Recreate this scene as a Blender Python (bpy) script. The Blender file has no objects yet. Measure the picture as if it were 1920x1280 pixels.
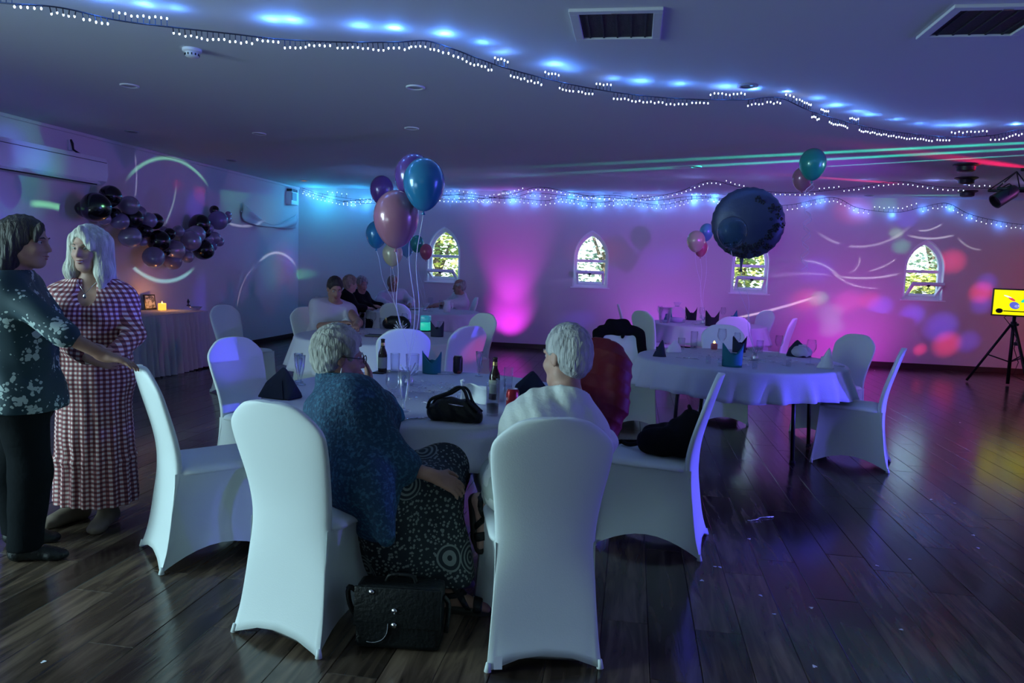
import bpy, bmesh, math, random
import numpy as np
from mathutils import Vector, Matrix, geometry

S = bpy.context.scene
COL = S.collection
PI = math.pi
rnd = random.Random(7)

# ------------------------------------------------------------------ camera
F_PX, YAW, PITCH, ROLL, CAM_H = 1379.3, -0.16015, -0.099285, 0.034349, 1.47
cy, sy = math.cos(YAW), math.sin(YAW)
_f0, _r0, _u0 = Vector((sy, cy, 0)), Vector((cy, -sy, 0)), Vector((0, 0, 1))
FWD = _f0 * math.cos(PITCH) + _u0 * math.sin(PITCH)
_u = _u0 * math.cos(PITCH) - _f0 * math.sin(PITCH)
RGT = _r0 * math.cos(ROLL) + _u * math.sin(ROLL)
UPV = _u * math.cos(ROLL) - _r0 * math.sin(ROLL)
EYE = Vector((0, 0, CAM_H))
cam_d = bpy.data.cameras.new('camera'); cam = bpy.data.objects.new('camera', cam_d); COL.objects.link(cam)
cam_d.sensor_width = 36; cam_d.lens = F_PX / 1920 * 36; cam_d.clip_start = .05; cam_d.clip_end = 200
cam.matrix_world = Matrix(((RGT.x, UPV.x, -FWD.x, 0), (RGT.y, UPV.y, -FWD.y, 0), (RGT.z, UPV.z, -FWD.z, CAM_H), (0, 0, 0, 1)))
S.camera = cam

def hit(px, py, axis, val):
    """World point where the sight line of a measured photo pixel meets the plane axis=val."""
    d = FWD + RGT * ((px - 960) / F_PX) + UPV * ((640 - py) / F_PX)
    return EYE + d * ((val - EYE[axis]) / d[axis])

# ------------------------------------------------------------------ room size
XL, XR, YF, YN, ZC = -6.396, 8.8, 13.42, -3.4, 2.861
CEIL = ZC

# ------------------------------------------------------------------ view, world
S.view_settings.view_transform = 'Standard'; S.view_settings.look = 'None'
S.view_settings.gamma = 1; S.view_settings.exposure = .22; S.view_settings.use_curve_mapping = False
W = bpy.data.worlds.new('sky'); S.world = W; W.use_nodes = True
wn = W.node_tree; bg = wn.nodes['Background']
grad = wn.nodes.new('ShaderNodeTexSky'); grad.sky_type = 'HOSEK_WILKIE'; grad.turbidity = 3.2; grad.ground_albedo = .35
grad.sun_direction = Vector((-.35, -.55, .75)).normalized()
wn.links.new(grad.outputs[0], bg.inputs[0]); bg.inputs[1].default_value = 20.0

def look(o, target):
    d = Vector(target) - o.location
    o.rotation_euler = d.to_track_quat('-Z', 'Y').to_euler()
def lamp(kind, name, loc, power, color, target=None, **kw):
    l = bpy.data.lights.new(name, kind); o = bpy.data.objects.new(name, l); COL.objects.link(o)
    o.location = loc; l.energy = power; l.color = color
    for k, v in kw.items(): setattr(l, k, v)
    if target is not None: look(o, target)
    return o
def spot(name, loc, power, color, target, deg, blend=1.0, r=.02):
    return lamp('SPOT', name, loc, power, color, target, spot_size=math.radians(deg), spot_blend=blend, shadow_soft_size=r)

# sun on the garden outside; the roof and the walls keep it out of the hall
lamp('SUN', 'sun', (0, 0, 20), 13.0, (1, .95, .84), angle=.01).rotation_euler = Vector((.35, .55, -.75)).to_track_quat('-Z', 'Y').to_euler()
# assumed daylight: added area lamps beside solid left and near walls, no glazing built
lamp('AREA', 'assumed_daylight_left', (XL + .25, .7, 1.5), 112, (.58, .93, 1.0), (-1.3, 2.9, .7), shape='RECTANGLE', size=2.0, size_y=2.1, spread=math.radians(115))
lamp('AREA', 'assumed_daylight_near', (-1.0, -3.2, 1.9), 5, (.55, .82, 1.0), (-.5, 4.0, 1.4), shape='RECTANGLE', size=3.0, size_y=1.6)
# assumed coloured wash lights of the disco, no fixtures built, some hang in mid-air
spot('violet_wash', (2.5, 8.0, 2.1), 235, (.40, .06, 1.0), (1.7, 13.4, .95), 105)
spot('pink_wash', (7.9, 7.8, 2.2), 200, (.85, .22, .95), (-6.4, 9.6, 1.0), 60)
spot('blue_wash', (8.2, 3.6, 2.0), 420, (.18, .16, 1.0), (-1.5, 5.6, 1.6), 95)
spot('added_blue_table_wash', (3.9, 8.6, 2.45), 380, (.17, .12, 1.0), (-.6, 4.9, .6), 80)  # added unseen spot that turns the tabletops bluer
spot('blue_ceiling_wash', (8.2, 3.4, .5), 420, (.15, .12, 1.0), (1.0, 5.5, 2.86), 90)  # added unseen spot that lifts the ceiling towards blue
spot('corner_wash', (-3.6, 9.6, 2.5), 20, (.05, .30, 1.0), (-5.4, 13.4, 2.0), 80)
lamp('AREA', 'upward_fill', (-4.6, -1.4, .25), 50, (.62, .92, 1.0), (-3.6, 1.0, 2.86), shape='RECTANGLE', size=2.0, size_y=2.0)  # added fill lamp facing up, stands in for daylight bouncing off the floor
spot('blue_par', (7.6, 5.2, .55), 2300, (.08, .07, 1.0), (1.4, 5.1, .35), 24, .5)
_u1 = hit(955, 640, 1, YF)
spot('magenta_uplighter', (_u1.x, YF - .70, .10), 40, (.95, .03, 1.0), (_u1.x, YF - .02, .62), 62)
spot('magenta_uplighter', (_u1.x, YF - .70, .10), 80, (.95, .03, 1.0), (_u1.x, YF - .02, 1.9), 52)
_u2 = hit(1590, 640, 1, YF)
spot('magenta_uplighter', (_u2.x, YF - 1.3, .10), 40, (1.0, .05, .95), (_u2.x - .1, YF, .75), 110)
_u3 = hit(1240, 640, 1, YF)
spot('violet_uplighter', (_u3.x, YF - 1.1, .10), 34, (.72, .08, 1.0), (_u3.x, YF, 1.0), 110)
spot('red_wash', (8.3, 10.8, 1.0), 70, (1.0, .06, .10), (6.6, 13.4, 1.1), 70)
# assumed moving-head effects: narrow coloured beams that land on the walls and floor
FX = (7.9, 8.4, 2.45)
def beam(px, py, wall, rad, color, power, src=FX, blend=1.0):
    t = hit(px, py, 1, YF) if wall == 'far' else hit(px, py, 0, XL) if wall == 'left' else hit(px, py, 2, CEIL if wall == 'ceil' else 0)
    d = (t - Vector(src)).length
    spot('effect_beam', src, power * d * d / 4.5, color, t, math.degrees(2 * math.atan(rad / d)), blend, .005)
R_, G_, B_, M_ = (1, .03, .12), (.12, 1, .45), (.10, .06, 1), (1, .05, .5)
for a in [(1530, 505, 'far', .28, B_, 60), (1085, 600, 'far', .22, B_, 50), (1650, 575, 'far', .22, B_, 110), (1710, 590, 'far', .22, B_, 110),
          (1765, 612, 'far', .30, B_, 90), (1650, 602, 'far', .16, B_, 80), (1850, 530, 'far', .2, B_, 60), (1840, 570, 'far', .2, B_, 60), (1815, 640, 'far', .22, B_, 60),
          (1700, 410, 'far', .2, B_, 60), (1512, 562, 'far', .25, R_, 70), (1535, 560, 'far', .16, G_, 60), (1590, 565, 'far', .25, M_, 60), (1630, 562, 'far', .18, R_, 60),
          (1785, 490, 'far', .25, R_, 90), (1840, 548, 'far', .22, R_, 110), (1775, 645, 'far', .25, R_, 110), (1725, 655, 'far', .12, R_, 110), (1600, 395, 'far', .3, R_, 45),
          (1660, 385, 'far', .22, G_, 35), (1690, 462, 'far', .16, G_, 50), (1680, 437, 'far', .12, (.5, 1, .4), 60), (1555, 588, 'far', .22, (.3, .8, .9), 35), (1560, 614, 'far', .2, (.3, .8, .9), 35),
          (1120, 470, 'far', .35, R_, 22), (1250, 490, 'far', .3, B_, 35), (1300, 390, 'far', .4, (.3, .2, 1), 25),
          (327, 317, 'left', .35, R_, 22), (380, 355, 'left', .3, R_, 18), (368, 392, 'left', .35, B_, 30), (440, 350, 'left', .7, G_, 22), (500, 390, 'left', .6, (.2, .9, .7), 18),
          (535, 500, 'left', .6, R_, 12), (510, 505, 'left', .5, G_, 10), (545, 490, 'left', .35, B_, 30), (20, 285, 'left', .35, B_, 55), (40, 262, 'left', .5, G_, 16), (40, 350, 'left', .5, G_, 16), (390, 560, 'left', .5, B_, 32),
          (1885, 960, 'floor', .10, (.0, 1, .42), 34), (1890, 880, 'floor', .22, (1, .3, .1), 10), (1860, 735, 'floor', .3, R_, 22), (1760, 720, 'floor', .35, R_, 14),
          (565, 514, 'far', .10, (.15, 1, .3), 70)]:
    beam(*a)
for p_, rad, c_, pw_ in [((-3.12, 9.5, .86), .30, B_, 150), ((-2.4, 4.4, .86), .22, B_, 60), ((-.1, 11.95, .85), .2, (.02, .9, .7), 90), ((-1.45, 6.4, .72), .14, M_, 60), ((.02, 7.1, .82), .08, R_, 120), ((.9, 9.9, .8), .3, B_, 50), ((1.75, 6.75, .66), .22, B_, 120)]:
    d_ = (Vector(p_) - Vector(FX)).length; spot('effect_beam', FX, pw_ * d_ * d_ / 4.5, c_, p_, math.degrees(2 * math.atan(rad / d_)), 1.0, .005)
spot('par_can_fill', (3.55, 7.9, 2.1), 14, (.10, .08, 1.0), hit(1882, 362, 1, 8.62), 12)  # added spot in mid-air that tints the par can housing blue
# beams that skim the ceiling from the rig
for px, py, px2, py2, rad, c, pw in [(1920, 268, 1350, 296, .12, (.03, .95, .60), 110), (1920, 279, 1300, 312, .12, (.03, .95, .60), 110), (1920, 290, 1500, 314, .10, (.1, .9, .7), 90),
                                 (1890, 310, 1780, 295, .16, (1, .0, .10), 60), (1660, 342, 1540, 333, .12, (1, .02, .12), 50), (1790, 366, 1700, 366, .10, (.2, 1, .45), 30)]:
    a, b = hit(px, py, 2, CEIL), hit(px2, py2, 2, CEIL); src = a - (b - a).normalized() * .9; src.z = CEIL - .2
    for u in (.08, .3, .6, 1.0):
        t = a.lerp(b, u); d = (t - src).length
        spot('ceiling_beam', src, pw * .8 * d ** 3 * (1.15 - .6 * u), c, t, math.degrees(2 * math.atan(rad / d)) + .5, 1.0, .005)

# light arcs thrown by the pattern projector: a spot whose beam passes a slotted ring (node gobo)
def arc_spot(wall, pts, width, color, power, src=None):
    """Three photo pixels on a wall -> circle through them; a projector opposite throws that arc."""
    ax = 1 if wall == 'far' else 0
    val = YF if wall == 'far' else XL
    w = [hit(x, y, ax, val) for x, y in pts]
    k = 0 if wall == 'far' else 1
    p = [Vector((q[k], q[2])) for q in w]
    (x1, y1), (x2, y2), (x3, y3) = p
    D = 2 * (x1 * (y2 - y3) + x2 * (y3 - y1) + x3 * (y1 - y2))
    if abs(D) < 1e-6: D = 1e-6
    ux = ((x1 * x1 + y1 * y1) * (y2 - y3) + (x2 * x2 + y2 * y2) * (y3 - y1) + (x3 * x3 + y3 * y3) * (y1 - y2)) / D
    uy = ((x1 * x1 + y1 * y1) * (x3 - x2) + (x2 * x2 + y2 * y2) * (x1 - x3) + (x3 * x3 + y3 * y3) * (x2 - x1)) / D
    c2 = Vector((ux, uy)); R = (p[1] - c2).length
    ext = max((p[0] - p[1]).length, (p[2] - p[1]).length)
    src = Vector(src or (w[1] + (Vector((0, -5.5, 0)) if ax == 1 else Vector((5.5, 0, 0)))))
    src.z = min(CEIL - .25, w[1].z + .6); src.x = min(src.x, XR - .3)
    d = (w[1] - src).length
    o = spot('pattern_projector', src, power * 2.2, color, w[1], math.degrees(2 * math.atan(ext * 1.25 / d)), .6, .001)
    l = o.data; l.use_nodes = True; nt = l.node_tree; em = next(n for n in nt.nodes if n.type == 'EMISSION')
    N = nt.nodes.new; L = nt.links.new
    def M(op, a, b=None, c=None):
        n = N('ShaderNodeMath'); n.operation = op
        for i, v in enumerate((a, b, c)):
            if v is None: continue
            if isinstance(v, (int, float)): n.inputs[i].default_value = v
            else: L(v, n.inputs[i])
        return n.outputs[0]
    g = N('ShaderNodeNewGeometry'); s = N('ShaderNodeSeparateXYZ'); L(g.outputs['Incoming'], s.inputs[0])
    t = M('DIVIDE', val - src[ax], s.outputs[ax])
    u = M('ADD', M('MULTIPLY', t, s.outputs[k]), src[k] - c2.x)
    v = M('ADD', M('MULTIPLY', t, s.outputs[2]), src[2] - c2.y)
    r = M('SQRT', M('ADD', M('MULTIPLY', u, u), M('MULTIPLY', v, v)))
    e = M('ABSOLUTE', M('SUBTRACT', r, R))
    line = M('SUBTRACT', 1.0, M('MINIMUM', M('DIVIDE', e, width), 1.0))
    dirv = (p[1] - c2) / R
    cosm = M('DIVIDE', M('ADD', M('MULTIPLY', u, dirv.x), M('MULTIPLY', v, dirv.y)), M('MAXIMUM', r, .001))
    c0 = min((p[0] - c2).normalized().dot(dirv), (p[2] - c2).normalized().dot(dirv))
    mask = M('MINIMUM', M('MAXIMUM', M('DIVIDE', M('SUBTRACT', cosm, c0), max(1 - c0, 1e-4) * .5), 0.0), 1.0)
    L(M('MULTIPLY', line, mask), em.inputs['Strength'])
GW = (.55, 1, .75)
for a in [('left', [(262, 312), (318, 297), (393, 352)], .035, (.3, 1, .55), 300), ('left', [(58, 382), (100, 386), (142, 402)], .05, (.25, 1, .4), 420),
          ('left', [(236, 486), (305, 527), (366, 500)], .04, (.4, 1, .95), 320), ('left', [(485, 492), (522, 474), (556, 500)], .035, (.8, .9, 1), 260),
          ('left', [(405, 402), (455, 424), (500, 405)], .03, (.75, .85, 1), 200), ('left', [(330, 355), (322, 390), (306, 425)], .025, (.6, .9, .8), 160),
          ('left', [(253, 290), (256, 330), (253, 372)], .02, (.7, .8, 1), 150), ('left', [(445, 610), (452, 540), (480, 500)], .02, (.8, .8, 1), 120),
          ('far', [(1530, 432), (1620, 462), (1690, 437)], .03, (.9, .9, 1), 180), ('far', [(1700, 440), (1745, 447), (1790, 440)], .025, (.9, .9, 1), 260),
          ('far', [(1720, 432), (1745, 430), (1765, 420)], .022, (.9, .9, 1), 260), ('far', [(1500, 490), (1545, 497), (1572, 517)], .022, (.9, .9, 1), 230),
          ('far', [(1572, 518), (1630, 521), (1690, 512)], .025, (.9, .9, 1), 260), ('far', [(1590, 512), (1608, 500), (1612, 488)], .02, (.9, .9, 1), 200),
          ('far', [(1630, 508), (1655, 500), (1680, 485)], .02, (.9, .9, 1), 200), ('far', [(1400, 592), (1450, 580), (1530, 556)], .03, (1, .8, 1), 420),
          ('far', [(1575, 522), (1600, 534), (1650, 539)], .02, (.9, .8, 1), 180), ('far', [(1450, 518), (1500, 513), (1560, 516)], .02, (.9, .8, 1), 150),
          ('far', [(1800, 450), (1815, 462), (1842, 468)], .02, (.9, .9, 1), 180), ('far', [(1020, 528), (1080, 524), (1150, 519)], .025, (.9, .7, 1), 130)]:
    arc_spot(*a)

# ------------------------------------------------------------------ materials
MATS = {}
def mat(name, color, rough=.6, metal=0., bump=None, emit=None, alpha=None, sheen=0., trans=0., var=None, spec=.5, coat=0.):
    """bump=(scale, strength); var=(scale, colour2, low, high) mixes a second colour by noise."""
    m = bpy.data.materials.new(name); m.use_nodes = True; nt = m.node_tree; b = nt.nodes['Principled BSDF']
    b.inputs['Base Color'].default_value = (*color, 1); b.inputs['Roughness'].default_value = rough; b.inputs['Metallic'].default_value = metal
    b.inputs['Specular IOR Level'].default_value = spec
    b.inputs['Sheen Weight'].default_value = sheen; b.inputs['Coat Weight'].default_value = coat
    if trans: b.inputs['Transmission Weight'].default_value = trans
    N = nt.nodes.new; L = nt.links.new
    tc = N('ShaderNodeTexCoord')
    if var:
        n = N('ShaderNodeTexNoise'); n.inputs['Scale'].default_value = var[0]; n.inputs['Detail'].default_value = 5; L(tc.outputs['Object'], n.inputs['Vector'])
        mr = N('ShaderNodeMapRange'); mr.inputs[1].default_value = var[2]; mr.inputs[2].default_value = var[3]; L(n.outputs[0], mr.inputs[0])
        mx = N('ShaderNodeMix'); mx.data_type = 'RGBA'; mx.inputs[6].default_value = (*color, 1); mx.inputs[7].default_value = (*var[1], 1)
        L(mr.outputs[0], mx.inputs[0]); L(mx.outputs[2], b.inputs['Base Color'])
    if bump:
        n = N('ShaderNodeTexNoise'); n.inputs['Scale'].default_value = bump[0]; n.inputs['Detail'].default_value = 6; L(tc.outputs['Object'], n.inputs['Vector'])
        bp = N('ShaderNodeBump'); bp.inputs['Strength'].default_value = bump[1]; bp.inputs['Distance'].default_value = .02; L(n.outputs[0], bp.inputs['Height']); L(bp.outputs[0], b.inputs['Normal'])
    if emit:
        b.inputs['Emission Color'].default_value = (*emit[0], 1); b.inputs['Emission Strength'].default_value = emit[1]
    MATS[name] = m
    return m
def glassy(name, tint, gloss=.03, alpha=.88):
    """Thin glass: mostly clear, mirror-like by Fresnel."""
    m = bpy.data.materials.new(name); m.use_nodes = True; nt = m.node_tree; nt.nodes.remove(nt.nodes['Principled BSDF']); out = nt.nodes['Material Output']
    N = nt.nodes.new; L = nt.links.new
    tr = N('ShaderNodeBsdfTransparent'); tr.inputs[0].default_value = (*tint, 1)
    gl = N('ShaderNodeBsdfGlossy'); gl.inputs['Roughness'].default_value = gloss
    lw = N('ShaderNodeLayerWeight'); lw.inputs[0].default_value = 1 - alpha + .25
    mr = N('ShaderNodeMapRange'); mr.inputs[3].default_value = .05; mr.inputs[4].default_value = .75; L(lw.outputs['Facing'], mr.inputs[0])
    pw = N('ShaderNodeMath'); pw.operation = 'POWER'; pw.inputs[1].default_value = 2.2; L(mr.outputs[0], pw.inputs[0])
    mx = N('ShaderNodeMixShader'); L(pw.outputs[0], mx.inputs[0]); L(tr.outputs[0], mx.inputs[1]); L(gl.outputs[0], mx.inputs[2]); L(mx.outputs[0], out.inputs[0])
    MATS[name] = m
    return m

mat('wall_paint', (.66, .62, .65), .85, bump=(70, .08), spec=.2)
mat('ceiling_paint', (.60, .61, .66), .75, bump=(140, .05), spec=.3)
mat('white_upvc', (.86, .88, .9), .35)
mat('skirting', (.035, .02, .022), .4)
mat('spandex', (.70, .77, .78), .62, sheen=.15, bump=(180, .05))
mat('linen_cloth', (.58, .60, .68), .8, bump=(120, .1))
mat('grey_skirt', (.52, .52, .58), .85, bump=(90, .1))
mat('black_metal', (.012, .012, .015), .4, .3)
mat('chrome', (.75, .76, .8), .2, 1)
mat('navy_paper', (.008, .014, .045), .8)
mat('black_paper', (.006, .007, .014), .8)
mat('teal_paper', (.008, .16, .22), .75)
mat('white_paper', (.72, .76, .80), .85)
mat('black_cloth', (.005, .005, .008), .9, bump=(60, .2), spec=.12)
mat('black_leather', (.006, .008, .009), .42, bump=(70, .25), spec=.35)
mat('dark_plastic', (.015, .015, .02), .45)
mat('white_plastic', (.75, .76, .8), .4)
mat('grey_plastic', (.30, .31, .36), .5)
mat('wood_top', (.16, .10, .06), .6)
mat('red_quilt', (.13, .006, .010), .6, bump=(30, .15), spec=.25)
mat('cola', (.010, .005, .006), .1)
mat('brown_glass', (.025, .010, .004), .08, spec=.7)
mat('beer_label', (.30, .33, .26), .6)
mat('red_can', (.42, .02, .03), .3, .4, var=(28, (.6, .45, .45), .56, .62))
mat('dark_can', (.03, .02, .03), .3, .4, var=(24, (.35, .08, .08), .58, .64))
mat('silver_foil', (.8, .82, .9), .18, .9, bump=(25, .8))
mat('ribbon', (.75, .78, .9), .4)
mat('wire', (.01, .012, .03), .6)
mat('bulb_glow', (.9, .95, 1), .3, emit=((.80, .93, 1.0), 4.2))
mat('bulb_glow_far', (.9, .95, 1), .3, emit=((.72, .86, 1.0), 2.6))
mat('vent_mesh', (.02, .025, .035), .7, bump=(90, .3))
mat('foliage_bright', (.42, .44, .10), .7, var=(1.6, (.15, .24, .06), .45, .6))
mat('foliage_pale', (.36, .44, .32), .7, var=(1.8, (.18, .28, .18), .45, .6))
mat('bark', (.12, .09, .06), .9)
mat('garden_ground', (.22, .26, .12), .9)
mat('screen_yellow', (.1, .1, .0), .3, emit=((.93, .88, .0), .95))
mat('screen_black', (.01, .01, .01), .3)
mat('screen_teal', (.0, .1, .1), .3, emit=((.02, .75, .55), .8))
mat('screen_blue', (.0, .0, .1), .3, emit=((.12, .16, .75), .8))
mat('screen_red', (.1, .0, .0), .3, emit=((.85, .05, .12), .8))
mat('screen_white', (.1, .1, .1), .3, emit=((.85, .9, 1), .9))
mat('candle_wax', (.8, .42, .08), .5, emit=((1, .38, .04), 1.6))
mat('flame', (1, .6, .1), .5, emit=((1, .62, .12), 6))
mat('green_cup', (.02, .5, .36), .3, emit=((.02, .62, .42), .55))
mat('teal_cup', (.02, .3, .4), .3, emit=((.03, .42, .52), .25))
mat('picture', (.35, .38, .45), .4, var=(22, (.04, .05, .08), .48, .52))
mat('confetti', (.8, .82, .88), .4)
for n, c, v in [('balloon_blue', (.02, .20, .42), .24), ('balloon_purple', (.12, .05, .28), .24), ('balloon_pink', (.42, .17, .26), .26), ('balloon_teal', (.02, .34, .28), .24),
                ('balloon_sky', (.10, .40, .50), .3), ('balloon_cream', (.55, .48, .32), .3), ('balloon_rose', (.50, .12, .18), .26), ('balloon_black', (.004, .005, .008), .22),
                ('balloon_silver', (.34, .33, .42), .2), ('balloon_clear', (.22, .2, .30), .18)]:
    mat(n, c, v, .35 if n in ('balloon_silver',) else .12, coat=.6)
mat('foil_navy', (.050, .065, .13), .45, .35, bump=(7, .5))
mat('foil_print', (.004, .006, .014), .5)
glassy('clear_glass', (.955, .965, .98), .03, .80); glassy('pane_glass', (.96, .98, .98), alpha=.97); glassy('clear_plastic', (.88, .90, .96), .1, .7)
glassy('clear_balloon', (.55, .72, .85), .05, .75)
glassy('frosted_cup', (.90, .92, .97), .3, .45)
glassy('lens', (.8, .82, .85))
mat('gold', (.7, .5, .2), .3, 1); mat('sole', (.03, .025, .02), .7)

# ------------------------------------------------------------------ object helpers
def tag(o, label=None, cat=None, group=None, kind=None):
    if label: o['label'] = label
    if cat: o['category'] = cat
    if group: o['group'] = group
    if kind: o['kind'] = kind
    return o
def empty(name, loc, rz=0., label=None, cat=None, group=None):
    o = bpy.data.objects.new(name, None); COL.objects.link(o); o.empty_display_size = .05
    o.location = loc; o.rotation_euler = (0, 0, rz)
    return tag(o, label, cat, group)
def mesh_obj(name, v, f, m, parent=None, smooth=True, loc=None, rot=None):
    me = bpy.data.meshes.new(name); me.from_pydata([tuple(p) for p in v], [], f)
    if smooth: me.polygons.foreach_set('use_smooth', [True] * len(me.polygons))
    me.update()
    for x in (m if isinstance(m, (list, tuple)) else [m]): me.materials.append(MATS[x] if isinstance(x, str) else x)
    o = bpy.data.objects.new(name, me); COL.objects.link(o)
    if parent is not None: o.parent = parent
    if loc is not None: o.location = loc
    if rot is not None: o.rotation_euler = rot
    return o
def copy_tree(o, parent=None):
    c = o.copy(); COL.objects.link(c)
    if parent is not None: c.parent = parent
    for ch in list(o.children): copy_tree(ch, c)
    return c

def catmull(pts, n):
    """n points along a smooth curve through pts."""
    P_ = [np.array(p, float) for p in pts]; P_ = [2 * P_[0] - P_[1]] + P_ + [2 * P_[-1] - P_[-2]]
    out = []; segs = len(pts) - 1
    for i in range(n):
        t = i / (n - 1) * segs; k = min(int(t), segs - 1); t -= k
        a, b, c, d = P_[k:k + 4]
        out.append(.5 * (2 * b + (c - a) * t + (2 * a - 5 * b + 4 * c - d) * t * t + (3 * b - a - 3 * c + d) * t ** 3))
    return [Vector(p) for p in out]

class MB:
    """Collects shapes and links them as ONE mesh object."""
    def __init__(s): s.v = []; s.f = []
    def add(s, v, f):
        n = len(s.v); s.v += [Vector(p) for p in v]; s.f += [tuple(i + n for i in q) for q in f]; return s
    def box(s, c, d, M_=None, bev=0.):
        x, y, z = [q / 2 for q in d]
        if bev:
            bm = bmesh.new(); bmesh.ops.create_cube(bm, size=1)
            for q in bm.verts: q.co = Vector((q.co.x * d[0], q.co.y * d[1], q.co.z * d[2]))
            bmesh.ops.bevel(bm, geom=bm.edges[:], offset=bev, segments=2, affect='EDGES', profile=.6)
            bm.verts.index_update(); v = [q.co.copy() for q in bm.verts]; f = [[q.index for q in p.verts] for p in bm.faces]; bm.free()
        else:
            v = [Vector(p) for p in ((-x, -y, -z), (x, -y, -z), (x, y, -z), (-x, y, -z), (-x, -y, z), (x, -y, z), (x, y, z), (-x, y, z))]
            f = [(0, 3, 2, 1), (4, 5, 6, 7), (0, 1, 5, 4), (1, 2, 6, 5), (2, 3, 7, 6), (3, 0, 4, 7)]
        c = Vector(c)
        return s.add([(M_ @ p if M_ else p) + c for p in v], f)
    def tube(s, pts, r, n=8, caps=True):
        pts = [Vector(p) for p in pts]; rs = r if isinstance(r, (list, tuple)) else [r] * len(pts)
        ring = []; up = Vector((0, 0, 1))
        for i, p in enumerate(pts):
            t = (pts[min(i + 1, len(pts) - 1)] - pts[max(i - 1, 0)]).normalized()
            if abs(t.dot(up)) > .95: a = t.cross(Vector((1, 0, 0))).normalized()
            else: a = t.cross(up).normalized()
            if ring and a.dot(pa) < 0: a = -a
            pa = a; b = t.cross(a)
            ring.append([p + (a * math.cos(2 * PI * k / n) + b * math.sin(2 * PI * k / n)) * rs[i] for k in range(n)])
        v = [q for g in ring for q in g]; f = []
        for i in range(len(pts) - 1):
            for k in range(n): f.append((i * n + k, i * n + (k + 1) % n, (i + 1) * n + (k + 1) % n, (i + 1) * n + k))
        if caps: f += [tuple(range(n))[::-1], tuple((len(pts) - 1) * n + k for k in range(n))]
        return s.add(v, f)
    def loft(s, rings, caps=True, closed=True):
        n = len(rings[0]); v = [p for g in rings for p in g]; f = []
        for i in range(len(rings) - 1):
            for k in range(n if closed else n - 1): f.append((i * n + k, i * n + (k + 1) % n, (i + 1) * n + (k + 1) % n, (i + 1) * n + k))
        if caps: f += [tuple(range(n))[::-1], tuple((len(rings) - 1) * n + k for k in range(n))]
        return s.add(v, f)
    def lathe(s, prof, n=24, c=(0, 0, 0), M_=None, caps=True):
        c = Vector(c); rings = []
        for r, z in prof:
            g = [Vector((r * math.cos(2 * PI * k / n), r * math.sin(2 * PI * k / n), z)) for k in range(n)]
            rings.append([(M_ @ p if M_ else p) + c for p in g])
        return s.loft(rings, caps)
    def ell(s, c, r, M_=None, n=16):
        prof = [(max(math.sin(PI * i / n), 1e-3), -math.cos(PI * i / n)) for i in range(n + 1)]
        c = Vector(c); rings = []
        for rr, z in prof:
            g = [Vector((r[0] * rr * math.cos(2 * PI * k / (n + 4)), r[1] * rr * math.sin(2 * PI * k / (n + 4)), r[2] * z)) for k in range(n + 4)]
            rings.append([(M_ @ p if M_ else p) + c for p in g])
        return s.loft(rings)
    def grid(s, fn, nu, nv, closed=False):
        v = [fn(i / nu, j / nv) for j in range(nv + 1) for i in range(nu + (0 if closed else 1))]; w = nu if closed else nu + 1; f = []
        for j in range(nv):
            for i in range(nu):
                f.append((j * w + i, j * w + (i + 1) % w, (j + 1) * w + (i + 1) % w, (j + 1) * w + i))
        return s.add(v, f)
    def build(s, name, m, parent=None, smooth=True, loc=None, rot=None, auto=None):
        o = mesh_obj(name, s.v, s.f, m, parent, smooth, loc, rot)
        if auto is not None:
            o.data.set_sharp_from_angle(angle=math.radians(auto))
        return o
def thick(o, t, offset=-1.):
    md = o.modifiers.new('thickness', 'SOLIDIFY'); md.thickness = t; md.offset = offset; return o

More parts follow.
